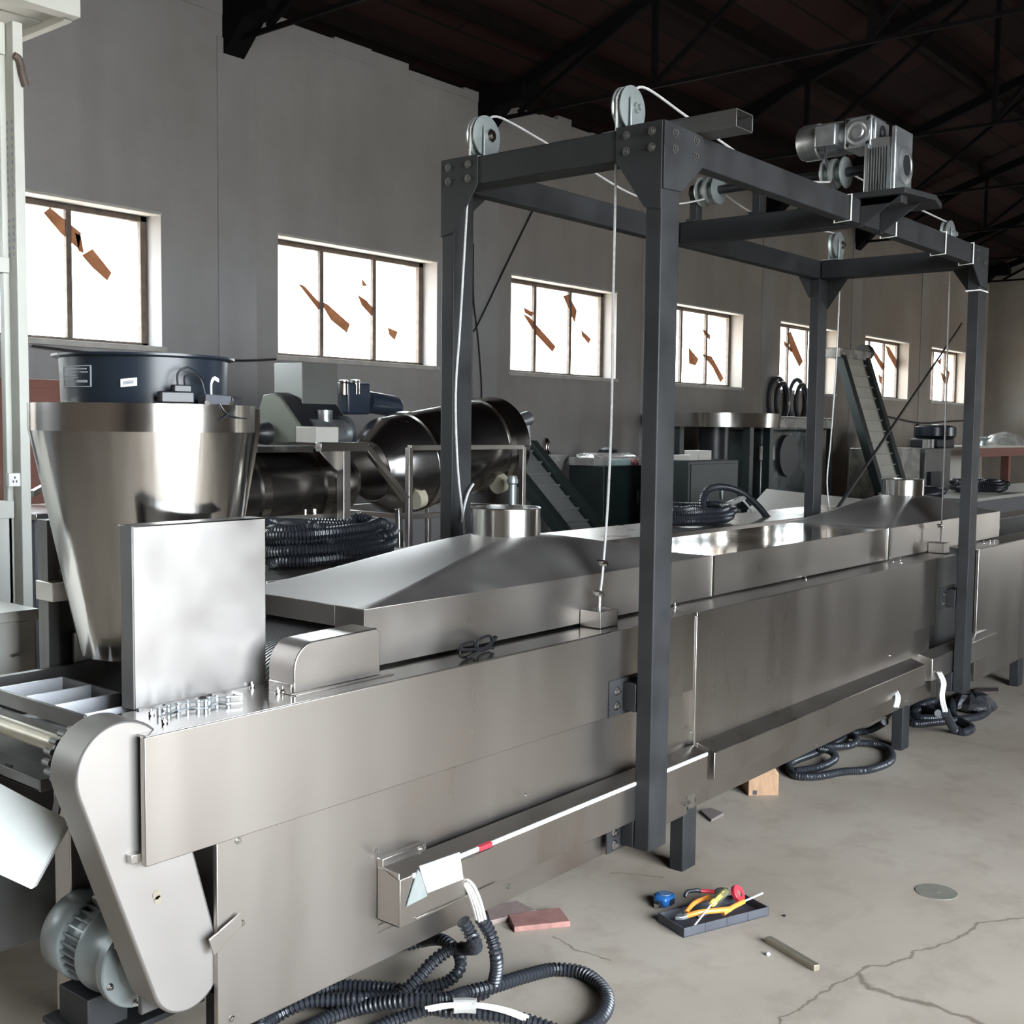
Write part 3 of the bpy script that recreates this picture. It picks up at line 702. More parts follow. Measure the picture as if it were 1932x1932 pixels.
# blower enclosure plates left and right of the belt
e1 = MB(); e1.box(1.530, 1.536, 2.825, 2.85, 0.62, 1.301); e1.box(1.536, 2.0, 2.842, 2.848, 0.62, 1.301); e1.box(1.530, 1.560, 2.80, 2.826, 0.62, 1.301)
part(e1, 'enclosure_plate', 'dark_steel', 0.001)
e2 = MB(); e2.box(1.536, 1.90, 2.832, 2.842, 1.09, 1.165)
ep = part(e2, 'enclosure_bracket', 'hood', 0.001)
bolt(ep, (1.562, 2.832, 1.15), (0, -1, 0), 0.008); bolt(ep, (1.566, 2.832, 1.12), (0, -1, 0), 0.008)
part(MB().box(1.60, 2.1, 2.80, 2.81, 0.62, 1.0), 'enclosure_plate', 'hood', 0.001)
pl = part(MB().box(1.398, 1.752, 2.200, 2.206, ZF+0.003, 1.331), 'splash_plate', 'sheet', 0.001, label='pale square splash plate standing on the ledge')
part(MB().box(1.398, 1.752, 2.200, 2.26, 1.327, 1.331), 'folded_edge', 'sheet', 0.001, pl)
part(MB().box(1.393, 1.398, 2.200, 2.245, ZF+0.003, 1.331), 'folded_edge', 'dark_steel', 0.001, pl)
part(MB().box(1.40, 1.75, 2.19, 2.2, ZF+0.002, ZF+0.006), 'foot_flange', 'sheet', 0, pl)
# belt that dips under the hood
prof = [(2.20, 1.015), (2.06, 1.012), (1.97, 1.008), (1.90, 0.998), (1.84, 0.980), (1.79, 0.950), (1.76, 0.910), (1.745, 0.86)]
pp = smooth_path([(x, 0, z) for x, z in prof], 5)
bb = MB(); nb = len(pp)
bb.add([(p.x, 2.15, p.z) for p in pp]+[(p.x, 2.585, p.z) for p in pp]+[(p.x, 2.15, p.z-0.014) for p in pp]+[(p.x, 2.585, p.z-0.014) for p in pp],
       [(i, i+1, nb+i+1, nb+i) for i in range(nb-1)]+[(2*nb+i, 3*nb+i, 3*nb+i+1, 2*nb+i+1) for i in range(nb-1)]+[(i, 2*nb+i, 2*nb+i+1, i+1) for i in range(nb-1)]+[(nb+i, nb+i+1, 3*nb+i+1, 3*nb+i) for i in range(nb-1)])
part(bb, 'mesh_belt', 'belt')
# rounded cover at the belt's near edge
arc = [(1.722, ZF+0.004), (1.722, 1.01)]+[(1.722+0.06*(1-math.cos(t)), 1.01+0.06*math.sin(t)) for t in [math.pi/2*k/8 for k in range(1, 9)]]+[(1.95, 1.047), (2.0, 1.035), (2.0, ZF+0.004)]
arc = [(1.722, ZF+0.004), (1.722, 0.985)]+[(1.722+0.062*(1-math.cos(t)), 0.985+0.062*math.sin(t)) for t in [math.pi/2*k/8 for k in range(1, 9)]]+[(1.985, 1.052), (1.997, 1.040), (1.997, ZF+0.004)]
bc = part(MB().prism([(x, 2.060, z) for x, z in arc], (0, 0.092, 0)), 'belt_end_cover', 'hood', 0.003)
part(MB().box(1.715, 2.03, 2.044, 2.060, ZF+0.002, ZF+0.005), 'cover_foot', 'hood', 0.001, bc)
part(MB().box(1.712, 1.724, 2.06, 2.14, ZF+0.002, ZF+0.028), 'cover_foot', 'bright', 0.002, bc)

# chute sheet leaning out at the near end
cs = MB(); q = [(1.477, 3.146, 0.6), (1.431, 2.541, 0.6), (1.284, 2.449, 0.5), (1.279, 2.683, 0.5)]
q = [(1.295, 2.300, 0.690), (1.189, 2.267, 0.578), (1.094, 2.364, 0.649), (1.145, 2.463, 0.816)]
cs.prism(q, (0.0012, 0.0026, -0.0019))
cs.prism([q[0], q[1], (q[1][0]+0.02, q[1][1]+0.02, q[1][2]-0.006), (q[0][0]+0.02, q[0][1]+0.02, q[0][2]-0.006)], (0.003, -0.002, 0))
chute = thing('discharge_chute', 'bright tilted sheet metal chute at the left edge below the roller', 'chute', (1.19, 2.35, 0.578))
cs.build('chute_sheet', 'chute', chute, 0.001)
MB().bar((1.285, 2.335, 0.70), (1.300, 2.335, 0.777), 0.025, 0.005).build('chute_hanger', 'dark_steel', chute)
MB().bar((1.235, 2.44, 0.79), (1.235, 2.44, 0.80), 0.025, 0.005).build('chute_hanger', 'dark_steel', chute)

# ---------------------------------------------------------------- extraction hoods
def hood(name, x0, x1, label, loc, m='hood'):
    h = thing(name, label, 'hood', loc, 'extraction hoods on the frying machine')
    y0, y1 = 2.125, 2.652; zb, zt = ZF+0.010, 1.090; cx, cy = (x0+x1)/2, (y0+y1)/2; rc = 0.113; zc = 1.208
    b = MB()
    # skirt: front, back and the two ends (ends have the belt slot)
    t = 0.004
    b.box(x0, x1, y0, y0+t, zb, zt); b.box(x0, x1, y1-t, y1, zb, zt)
    for xa in (x0, x1-t):
        b.box(xa, xa+t, y0, y0+0.11, zb, zt); b.box(xa, xa+t, y1-0.02, y1, zb, zt); b.box(xa, xa+t, y0+0.11, y1-0.02, 1.034, zt)
    b.build('hood_skirt', m, h, 0.002)
    # roof: rectangle lofted smoothly up to the round collar
    n = 72; rings = 14; vs = []; fs = []
    for k in range(rings+1):
        s = k/rings
        hgt = (1-math.cos(math.pi*min(1, s*0.97)))/2*0.45+s*0.55
        z = zt+(zc-zt)*(hgt)
        for i in range(n):
            a = 2*math.pi*i/n; ca, sa = math.cos(a), math.sin(a)
            hx, hy = (x1-x0)/2, (y1-y0)/2
            sc = min(hx/abs(ca) if abs(ca) > 1e-6 else 1e9, hy/abs(sa) if abs(sa) > 1e-6 else 1e9)
            # corner-preserving parametrisation of the rectangle
            u = i/n*4; e = int(u) % 4; v = u-int(u)
            if e == 0: rx, ry = hx, -hy+2*hy*v
            elif e == 1: rx, ry = hx-2*hx*v, hy
            elif e == 2: rx, ry = -hx, hy-2*hy*v
            else: rx, ry = -hx+2*hx*v, -hy
            th = math.atan2(ry/hy, rx/hx)
            px, py = rc*math.cos(th), rc*math.sin(th)
            w = s
            vs.append((cx+rx*(1-w)+px*w, cy+ry*(1-w)+py*w, z))
    for k in range(rings):
        fs += [(k*n+i, k*n+(i+1) % n, (k+1)*n+(i+1) % n, (k+1)*n+i) for i in range(n)]
    MB().add(vs, fs).build('hood_roof', 'hood_roof', h, 0, 60)
    MB().lathe((cx, cy, zc), (0, 0, 1), [(-0.006, rc-0.003), (-0.006, rc), (0.084, rc), (0.086, rc+0.003), (0.088, rc), (0.088, rc-0.003)], 56, True).build('flue_collar', 'bright', h)
    return h
h1 = hood('extraction_hood', 2.003, 3.748, 'stainless hood with a round flue collar in the foreground, left of the near gantry post', (2.875, 2.39, ZF))
h2 = hood('extraction_hood', 5.43, 7.17, 'stainless hood with a round flue collar at the far end, behind the flat lid', (6.30, 2.39, ZF))
lid = thing('hood_lid', 'flat mirror-topped stainless lid between the two hoods with flue collars', 'lid', (4.59, 2.39, ZF))
lb = MB(); lb.box(3.753, 5.428, 2.125, 2.129, ZF+0.010, 1.089); lb.box(3.753, 5.428, 2.608, 2.612, ZF+0.010, 1.089)
lb.box(3.753, 3.757, 2.125, 2.612, ZF+0.01, 1.089); lb.box(5.424, 5.428, 2.125, 2.612, ZF+0.01, 1.089)
lb.build('lid_skirt', 'hood', lid, 0.002)
# slightly oil-canned top sheet
nx, ny = 48, 14; vs = []; fs = []
for i in range(nx+1):
    for j in range(ny+1):
        u, v = i/nx, j/ny
        e = math.sin(math.pi*u)*math.sin(math.pi*v)
        vs.append((3.753+1.675*u, 2.125+0.487*v, 1.089+e*0.002*math.sin(7.5*u+1.0)*(1-u*0.5)))
for i in range(nx):
    for j in range(ny): a = i*(ny+1)+j; fs.append((a, a+ny+1, a+ny+2, a+1))
MB().add(vs, fs).build('lid_top', 'mirror', lid, 0, 60)
MB().box(3.742, 3.760, 2.118, 2.126, ZF+0.01, 1.09).build('joint_strip', 'bright', lid, 0.001)
MB().box(5.418, 5.440, 2.116, 2.126, ZF+0.01, 1.092).build('joint_strip', 'bright', lid, 0.001)
# lifting lugs on the hood fronts
for X, root in ((2.967, h1), (6.02, h2)):
    for Y0, Y1 in ((2.045, 2.122), (2.655, 2.73)):
        b = MB(); b.box(X-0.035, X+0.055, Y0, Y0+0.004, ZF+0.003, ZF+0.058) if False else None
        b = MB(); b.box(X-0.04, X-0.036, Y0, Y1, ZF+0.003, ZF+0.055); b.box(X-0.04, X+0.056, Y0, Y0+0.004, ZF+0.003, ZF+0.055)
        b.box(X-0.04, X+0.056, Y0, Y1, ZF+0.003, ZF+0.007); b.box(X+0.052, X+0.056, Y0, Y1, ZF+0.003, ZF+0.055)
        b.build('lifting_lug', 'hood', root, 0.001)
# little fittings at the far end of the far hood
b = MB(); b.cyl((7.19, 2.18, 0.99), (7.21, 2.18, 0.99), 0.045, n=20); b.build('end_handwheel', 'galv', h2, 0)

# ================================================================ HOIST GANTRY
ga = thing('hoist_gantry', 'dark grey bolted steel gantry with four posts straddling the frying machine', 'gantry', (4.48, 2.33, 0.25))
def gp_(mb, name, m='paint', bevel=0.004, parent=None, label=None):
    o = mb.build(name, m, parent or ga, bevel)
    if label: o['label'] = label
    return o
ZT, ZB = 2.460, 2.366
PX = ((2.977, 3.079), (5.883, 5.983)); PY = ((1.884, 1.940), (2.718, 2.774))
posts = {}
for i, (xa, xb) in enumerate(PX):
    for j, (ya, yb) in enumerate(PY):
        posts[i, j] = gp_(MB().box(xa, xb, ya, yb, 0.245, ZB if True else ZT), 'post')
for j, (ya, yb) in enumerate(PY):
    gp_(MB().box(2.985, 5.975, ya+0.001, yb-0.001, ZB, ZT), 'long_beam')
for i, (xa, xb) in enumerate(PX):
    gp_(MB().box(xa, xb, 1.945, 2.714, ZB, ZT-0.002), 'cross_beam')
gp_(MB().box(4.44, 4.52, 1.945, 2.714, ZB, ZT-0.004), 'cross_beam')
# corner gussets with bolts
def gusset(i, j, axis):
    xa, xb = PX[i]; ya, yb = PY[j]; s = 1 if j == 0 else -1
    t = 0.006
    if axis == 'x':     # plate on the post's X face running along the cross beam
        x = xa-t if i == 0 else xb
        yo = ya if j == 0 else yb; yi = yo+s*0.165; yp = yo+s*0.058
        poly = [(x, yo, ZT+0.004), (x, yi, ZT+0.004), (x, yi, ZB-0.002), (x, yp, 2.215), (x, yo, 2.205)]
        g_ = gp_(MB().prism(poly, (t, 0, 0)), 'gusset_plate', 'paint', 0.001)
        d = (-1, 0, 0) if i == 0 else (1, 0, 0); xx = x if i == 0 else x+t
        for yy in (0.035, 0.125):
            for zz in (2.435, 2.388): bolt(g_, (xx, yo+s*yy, zz), d, 0.010, 0.008, 'bolt', 'dark_steel')
    else:
        y = ya-t if j == 0 else yb
        xo = xa if i == 0 else xb; si = 1 if i == 0 else -1
        poly = [(xo, y, ZT+0.004), (xo+si*0.225, y, ZT-0.002), (xo+si*0.225, y, ZB-0.002), (xo+si*0.105, y, 2.27), (xo, y, 2.265)]
        g_ = gp_(MB().prism(poly, (0, t, 0)), 'gusset_plate', 'paint', 0.001)
        d = (0, -1, 0) if j == 0 else (0, 1, 0); yy = y if j == 0 else y+t
        for xx in (0.055, 0.175):
            for zz in (2.435, 2.388): bolt(g_, (xo+si*xx, yy, zz), d, 0.010, 0.008, 'bolt', 'dark_steel')
for i in (0, 1):
    for j in (0, 1): gusset(i, j, 'x'); gusset(i, j, 'y')
# arms and foot plates bolted to the machine side
for i, (xa, xb) in enumerate(PX):
    for j in (0, 1):
        if j == 0: ys = (1.942, 1.992); yp = (1.990, 1.996)
        else: ys = (2.785, 2.785); yp = None
        if j == 1: continue
        for za, zb in ((0.245, 0.345), (0.675, 0.765)):
            gp_(MB().box(xa, xb-0.01, ys[0], ys[1], za, zb), 'arm', 'paint', 0.004)
            mp_ = gp_(MB().box(xa-0.072, xb+0.04, yp[0], yp[1], za-0.012, zb+0.012), 'mount_plate', 'paint', 0.001)
            for zz in ((za+0.022, zb-0.022) if za > 0.5 else (za+0.012, za+0.050)): bolt(mp_, (xa-0.036, yp[0], zz), (0, -1, 0), 0.011, 0.010)
# cable ties round the long beam and far post
def tie(x):
    b = MB(); y0, y1 = 1.878, 1.946
    b.tube([(x, y0, ZT+0.002), (x, y0, ZB-0.002), (x, y1, ZB-0.006), (x, y1, ZT+0.003)], 0.0035, 6, 1, True)
    gp_(b, 'cable_tie', 'white', 0)
for px in ((4.322, 1.88, 2.395), (4.781, 1.88, 2.376), (5.372, 1.88, 2.361), (5.754, 1.88, 2.357)): tie(px[0])
b = MB(); b.tube([(5.876, 1.878, 2.25), (5.99, 1.878, 2.25), (5.99, 1.946, 2.25), (5.876, 1.946, 2.25)], 0.004, 6, 1, True); gp_(b, 'cable_tie', 'white', 0)
# pulleys
PW = 0.070
def pulley(x, y, bolt_r):
    z = ZT+0.085
    b = MB(); b.box(x-0.075, x+0.075, y-0.045, y+0.045, ZT, ZT+0.006)
    b.box(x-0.028, x+0.028, y-0.030, y-0.024, ZT+0.006, z+0.030); b.box(x-0.028, x+0.028, y+0.024, y+0.030, ZT+0.006, z+0.030)
    pb_ = gp_(b, 'pulley_block', 'galv', 0.0015)
    w = MB().lathe((x, y, z), (0, 1, 0), [(-0.019, 0.012), (-0.019, PW*0.80), (-0.017, PW), (-0.013, PW), (-0.004, PW*0.84), (0.004, PW*0.84), (0.013, PW), (0.017, PW), (0.019, PW*0.80), (0.019, 0.012)], 44)
    w.build('pulley_wheel', 'galv', pb_)
    a = MB(); a.cyl((x, y-0.05, z), (x, y+0.04, z), 0.010, n=16); a.cyl((x, y-0.040, z), (x, y-0.030, z), bolt_r, n=6 if bolt_r > 0.02 else 20)
    a.build('pulley_pin', 'bright' if bolt_r > 0.02 else 'galv', pb_)
    return z
PYF, PYR = 2.075, 2.665
pulleys = [(3.075, PYF, 0.017), (3.065, PYR, 0.023), (5.955, PYF, 0.017), (5.955, PYR, 0.023)]
for x, y, r in pulleys: zp = pulley(x, y, r)
# drum shaft with two spools
SX, SZ = 4.60, 2.612
shb = MB().cyl((SX, 1.80, SZ), (SX, 2.76, SZ), 0.019, n=20); shaft = gp_(shb, 'drum_shaft', 'black', 0)
for y in (PYF, PYR):
    MB().lathe((SX, y, SZ), (0, 1, 0), [(-0.052, 0.02), (-0.052, 0.062), (-0.046, 0.064), (-0.044, 0.033), (-0.012, 0.033), (-0.010, 0.060), (0.006, 0.060), (0.008, 0.035), (0.034, 0.035), (0.036, 0.064), (0.042, 0.062), (0.042, 0.02)], 40).build('rope_spool', 'galv', shaft)
for y in (2.42, 2.73):
    b = MB(); b.box(SX-0.05, SX+0.05, y-0.022, y+0.022, ZT, ZT+0.03); b.lathe((SX, y, SZ), (0, 1, 0), [(-0.02, 0.0), (-0.02, 0.035), (0.02, 0.035), (0.02, 0.0)], 24); b.box(SX-0.025, SX+0.025, y-0.018, y+0.018, ZT+0.02, SZ); gp_(b, 'shaft_bearing', 'paint', 0.002)
gp_(MB().box(4.53, 4.69, 2.36, 2.48, ZT-0.05, ZT), 'bearing_beam', 'paint')
gp_(MB().box(4.50, 4.70, 2.40, 2.45, ZT-0.06, ZT-0.004), 'bearing_beam', 'paint')
# gearmotor plate and hoist drive
b = MB(); b.prism([(4.40, 1.70, ZT), (4.62, 1.66, ZT), (4.80, 1.70, ZT), (4.80, 1.95, ZT), (4.40, 1.95, ZT)], (0, 0, 0.022))
b.box(4.42, 4.48, 1.72, 1.95, ZT-0.03, ZT); b.prism([(4.62, 1.884, ZT), (4.62, 1.72, ZT), (4.62, 1.884, ZT-0.11)], (0.012, 0, 0)); b.prism([(4.42, 1.884, ZT), (4.42, 1.72, ZT), (4.42, 1.884, ZT-0.11)], (0.012, 0, 0))
gp_(b, 'drive_plate', 'paint', 0.002)
zg = ZT+0.022
gb = MB(); gb.box(4.535, 4.715, 1.795, 1.815, zg, 2.755); gb.box(4.545, 4.705, 1.815, 1.905, zg+0.01, 2.72); gb.box(4.535, 4.715, 1.905, 1.925, zg, 2.70)
hd = gp_(gb, 'hoist_drive', 'cast', 0.006, None, 'cast aluminium worm drive with motor')
MB().lathe((SX+0.022, 1.795, SZ+0.0), (0, -1, 0), [(0.0, 0.074), (0.010, 0.074), (0.014, 0.062), (0.016, 0.046), (0.012, 0.042)], 36).build('output_boss', 'cast', hd)
MB().cyl((SX+0.022, 1.784, SZ), (SX+0.022, 1.780, SZ), 0.040, n=28).build('bore', 'black', hd)
fb2 = MB()
for k in range(8): fb2.box(4.532, 4.546, 1.824+0.011*k, 1.828+0.011*k, zg+0.03, 2.68)
fb2.build('cooling_fins', 'cast', hd)
g1 = MB(); g1.box(4.545, 4.70, 1.90, 2.015, 2.690, 2.815); g1.box(4.55, 4.69, 1.885, 1.90, 2.69, 2.80)
gg = g1.build('worm_gearbox', 'cast', hd, 0.007)
MB().lathe((4.545, 1.957, 2.752), (-1, 0, 0), [(0, 0.050), (0.006, 0.050), (0.008, 0.040), (0.005, 0.034), (0.005, 0.026), (0.010, 0.022), (0.010, 0.0)], 36).build('bearing_cover', 'cast', hd)
MB().lathe((4.62, 1.899, 2.752), (0, -1, 0), [(0, 0.03), (0.016, 0.03), (0.016, 0.022), (0.012, 0.0)], 28).build('bearing_cover', 'black', hd)
for yy in (1.915, 2.0):
    for zz in (2.705, 2.80): bolt(hd, (4.545, yy, zz), (-1, 0, 0), 0.006, 0.005)
MB().lathe((4.622, 2.015, 2.757), (0, 1, 0), [(0, 0.07), (0.014, 0.07), (0.016, 0.060), (0.12, 0.060), (0.12, 0.0)], 36).build('motor_body', 'cast', hd)
mf = MB()
for k in range(30):
    t = 2*math.pi*k/30; dx, dz = math.cos(t), math.sin(t)
    mf.bar((4.622+dx*0.063, 2.05, 2.757+dz*0.063), (4.622+dx*0.063, 2.15, 2.757+dz*0.063), 0.0035, 0.012, (dx, 0, dz))
mf.build('motor_fins', 'cast', hd)
MB().lathe((4.622, 2.145, 2.757), (0, 1, 0), [(0, 0.070), (0.004, 0.074), (0.07, 0.074), (0.088, 0.066), (0.09, 0.0)], 36).build('fan_cowl', 'cast', hd)
MB().box(4.525, 4.565, 2.045, 2.135, 2.712, 2.80).build('terminal_box', 'cast', hd, 0.006)
MB().tube([(4.545, 2.09, 2.712), (4.545, 2.092, 2.66), (4.56, 2.06, 2.56), (4.56, 2.02, 2.47)], 0.006, 8).build('power_cable', 'black', hd)

# loose square tube lying across the beams
tb = MB(); xa, xb, ya, yb, za, zb, t = 3.165, 3.268, 1.745, 2.035, ZT+0.0015, ZT+0.056, 0.003
tb.box(xa, xb, ya, yb, za, za+t); tb.box(xa, xb, ya, yb, zb-t, zb); tb.box(xa, xa+t, ya, yb, za+t, zb-t); tb.box(xb-t, xb, ya, yb, za+t, zb-t)
tag(tb.build('square_tube', 'dark_steel', None, 0.001), 'loose open-ended square steel tube lying across the top of the gantry beam', 'tube')

# lifting ropes
def rope(name, pts, label, clamps=()):
    r = thing(name, label, 'rope', (pts[0][0], pts[0][1], pts[-1][2]), 'hoist ropes of the gantry')
    MB().tube(pts, 0.0042, 8, 6).build('wire', 'rope', r)
    for c in clamps:
        c = Vector(c); b = MB(); b.bar(c+Vector((-0.022, 0, 0.004)), c+Vector((0.008, 0, -0.002)), 0.012, 0.014); b.cyl(c+Vector((-0.02, -0.012, 0.006)), c+Vector((-0.02, 0.012, 0.006)), 0.006, n=6); b.cyl(c+Vector((-0.004, -0.014, -0.004)), c+Vector((-0.004, 0.014, -0.004)), 0.006, n=6)
        b.build('rope_clamp', 'bright', r)
    return r
def over(x, y, up=True):
    z = ZT+0.085; rr = PW*0.84+0.006
    return [(x+rr*math.cos(t)*-1, y, z+rr*math.sin(t)) for t in [math.pi*k/10 for k in range(0, 7)]]
zl = ZF+0.05
rope('hoist_rope', [(SX-0.02, PYF, SZ-0.036), (4.3, PYF, 2.535), (3.9, PYF, 2.53), (3.44, PYF, 2.594), (3.18, PYF, 2.632)]+over(3.075, PYF)[::-1]+[(3.012, PYF, 2.3), (3.010, PYF, 1.9), (3.012, PYF, 1.6), (3.000, PYF, 1.32), (2.985, PYF+0.005, 1.10), (2.972, PYF+0.005, 1.02), (2.972, PYF+0.005, zl-0.04)],
     'pale wire rope hanging just left of the near gantry post, down to the near hood', [(2.988, PYF, 1.13), (2.974, PYF+0.003, 1.035)])
rope('hoist_rope', [(SX-0.02, PYR, SZ-0.036), (4.3, PYR, 2.51), (4.0, PYR, 2.50), (3.69, PYR, 2.546), (3.43, PYR, 2.592), (3.16, PYR, 2.630)]+over(3.065, PYR)[::-1]+[(2.985, PYR, 2.3), (2.955, PYR, 1.9), (2.935, PYR, 1.66), (2.95, PYR, 1.4), (2.99, PYR, 1.15), (2.985, PYR+0.01, zl-0.04)],
     'pale wire rope with a kink hanging against the left rear gantry post')
rope('hoist_rope', [(SX+0.01, PYF, SZ+0.036), (5.2, PYF, 2.622)]+[(2*5.955-a, b_, c) for a, b_, c in over(5.955, PYF)[::-1]]+[(6.015, PYF, 2.3), (6.02, PYF, 1.9), (6.035, PYF, 1.4), (6.03, PYF, 1.12), (6.015, PYF, zl-0.04)],
     'pale wire rope hanging beside the far front gantry post', [(6.02, PYF, 1.07)])
rope('hoist_rope', [(SX+0.01, PYR, SZ+0.036), (5.0, PYR, 2.578), (5.4, PYR, 2.585)]+[(2*5.955-a, b_, c) for a, b_, c in over(5.955, PYR)[::-1]]+[(6.015, PYR, 2.3), (6.0, PYR, 1.9), (5.96, PYR, 1.5), (5.93, PYR, 1.30), (5.96, PYR, 1.15), (6.02, PYR, zl-0.04)],
     'pale wire rope sagging past the inclined conveyor beside the far rear gantry post')
# free tail of rope standing up by the left rear post
rt = MB().tube([(3.012, 2.7, 1.22), (3.02, 2.7, 1.266), (3.042, 2.7, 1.321), (3.07, 2.7, 1.352)], 0.0045, 8, 5)
rt.build('rope_tail', 'rope', bpy.data.objects['hoist_rope.001'])

# ================================================================ BLOWER CONE AND FAN ON THE MACHINE
BX, BY = 1.645, 2.53
K = 1.0475
def shear(mb, z0, z1, dx, dy):
    mb.v = [(x+dx*(1-(z-z0)/(z1-z0)), y+dy*(1-(z-z0)/(z1-z0)), z) if z < z1 else (x, y, z) for x, y, z in mb.v]; return mb
cone = thing('blower_cone', 'tapered stainless cone standing behind the square splash plate, under the black fan', 'hopper', (BX, BY, 1.02))
cb_ = MB().lathe((BX, BY, 0), (0, 0, 1), [(1.535, 0.270), (0.988, 0.176), (0.988, 0.173), (1.535, 0.267)], 72, True)
shear(cb_, 0.988, 1.535, 0.012, -0.012).build('cone_body', 'cone', cone)
MB().lathe((BX, BY, 0), (0, 0, 1), [(1.532, 0.2705), (1.597, 0.2705), (1.598, 0.20), (1.595, 0.20), (1.595, 0.267), (1.532, 0.267)], 72, True).build('top_band', 'bright', cone)
AZ0 = math.atan2(-BY, -BX)
def on_ring(r, deg, z): a = AZ0+rad(deg); return Vector((BX+r*math.cos(a), BY+r*math.sin(a), z))
fl = MB()
for k in range(8):
    z0 = 1.40+0.02*k
e = [on_ring(0.270, 78, 1.59), on_ring(0.270, 78, 1.535), on_ring(0.229, 78, 1.30)]
fl.bar(e[0], e[1], 0.004, 0.02, (1, 0, 0)); fl.bar(e[1], e[2], 0.004, 0.02, (1, 0, 0)); fl.build('seam_flange', 'cone', cone)
MB().bar((BX-0.10, BY+0.22, 1.12), (BX-0.10, BY+0.305, 1.12), 0.06, 0.05).build('cone_bracket', 'hood', cone, 0.002)
MB().prism([(1.745, 2.30, 1.15), (1.69, 2.33, 1.15), (1.745, 2.34, 1.15)], (0, 0, -0.004)).build('cone_bracket', 'hood', cone)
fan = thing('axial_fan', 'black drum-shaped fan housing sitting on top of the stainless cone', 'fan', (BX, BY, 1.5985))
MB().lathe((BX, BY, 0), (0, 0, 1), [(1.5985, 0.195), (1.705, 0.199), (1.709, 0.216), (1.714, 0.216), (1.714, 0.193), (1.601, 0.189)], 72, True).build('fan_housing', 'fan_black', fan)
MB().cyl((BX, BY, 1.60), (BX, BY, 1.67), 0.055).build('fan_hub', 'black', fan)
bl = MB()
for k in range(6):
    a = 2*math.pi*k/6; c, s = math.cos(a), math.sin(a)
    bl.prism([(BX+c*0.05-s*0.03, BY+s*0.05+c*0.03, 1.655), (BX+c*0.17-s*0.04, BY+s*0.17+c*0.04, 1.66), (BX+c*0.17+s*0.04, BY+s*0.17-c*0.04, 1.625), (BX+c*0.05+s*0.03, BY+s*0.05-c*0.03, 1.62)], (0, 0, 0.004))
bl.build('fan_blades', 'black', fan)
def patch(r, d0, d1, z0, z1, name, m, parent, tilt=0.0, n=8):
    b = MB(); vs = []
    for i in range(n+1):
        d = d0+(d1-d0)*i/n; dz = tilt*(i/n)
        for rr in (r, r+0.0012):
            for z in (z0+dz, z1+dz): vs.append(on_ring(rr, d, z))
    fs = []
    for i in range(n):
        a = i*4; c = a+4
        fs += [(a+2, c+2, c+3, a+3), (a, a+1, c+1, c), (a+1, a+3, c+3, c+1), (a, c, c+2, a+2)]
    fs += [(0, 2, 3, 1), (n*4, n*4+1, n*4+3, n*4+2)]
    return b.add(vs, fs).build(name, m, parent)
npb = patch(0.1985, -67, -36, 1.634, 1.684, 'name_plate', 'fan_black', fan)
for d0, d1, z0, z1 in ((-67, -36, 1.682, 1.684), (-67, -36, 1.634, 1.636), (-67, -65.6, 1.634, 1.684), (-37, -36, 1.634, 1.684), (-62, -40, 1.6745, 1.6775), (-54, -41, 1.668, 1.6695), (-45, -39, 1.667, 1.670), (-49, -39.5, 1.6445, 1.6500), (-64, -48, 1.655, 1.6562), (-64, -51, 1.650, 1.6512), (-64, -49, 1.660, 1.6612)):
    patch(0.1999, d0, d1, z0, z1, 'plate_print', 'label_grey', npb, 0, 5)
stk = patch(0.1985, -15.5, -5, 1.634, 1.6525, 'barcode_sticker', 'white', fan, 0.004)
for q in range(9): patch(0.2000, -13.5+0.75*q, -13.1+0.75*q, 1.6395+0.0004*q, 1.6475+0.0004*q, 'barcode_print', 'label_grey', stk, 0, 1)
# terminal blocks and loose leads
tb_ = thing('terminal_block', 'black wiring block with loose leads on the cone rim below the fan', 'terminal block', on_ring(0.2360, 24, 1.598))
b = MB(); p0, p1 = on_ring(0.2465, 7, 1.612), on_ring(0.2465, 25, 1.612); b.bar(p0, p1, 0.035, 0.026); p0, p1 = on_ring(0.2444, 14, 1.632), on_ring(0.2444, 24, 1.632); b.bar(p0, p1, 0.026, 0.018)
b.build('contact_block', 'black', tb_, 0.003)
b = MB(); b.bar(on_ring(0.2518, 30, 1.609), on_ring(0.2518, 48, 1.607), 0.028, 0.024); b.build('terminal_strip', 'tray', tb_, 0.002)
b = MB(); b.bar(on_ring(0.2518, 48, 1.606), on_ring(0.2518, 58, 1.606), 0.03, 0.022); b.build('contact_block', 'black', tb_, 0.003)
for d in (30.5, 47): MB().cyl(on_ring(0.2643, d, 1.600), on_ring(0.2706, d, 1.600), 0.007, n=12).build('terminal_screw', 'bright', tb_)
for pts in ([on_ring(0.2465, 17, 1.638), on_ring(0.2360, 18, 1.668), on_ring(0.2308, 24, 1.682), on_ring(0.2255, 32, 1.672), on_ring(0.2203, 37, 1.655)], [on_ring(0.2465, 21, 1.638), on_ring(0.2360, 22, 1.660), on_ring(0.2308, 28, 1.668), on_ring(0.2255, 34, 1.655), on_ring(0.2308, 36, 1.62)]):
    MB().tube(pts, 0.0025, 6, 6).build('black_lead', 'black', tb_)
for dz in (0, 0.004):
    MB().tube([on_ring(0.2518, 36, 1.62), on_ring(0.2497, 36.5, 1.645+dz), on_ring(0.2476, 39, 1.657+dz), on_ring(0.2476, 42, 1.652+dz)], 0.0025, 6, 6).build('white_lead', 'white', tb_)
MB().tube([on_ring(0.2706, 48, 1.60), on_ring(0.2759, 47, 1.588), on_ring(0.2748, 42, 1.572), on_ring(0.2748, 37, 1.560)], 0.0018, 6, 5).build('black_lead', 'black', tb_)
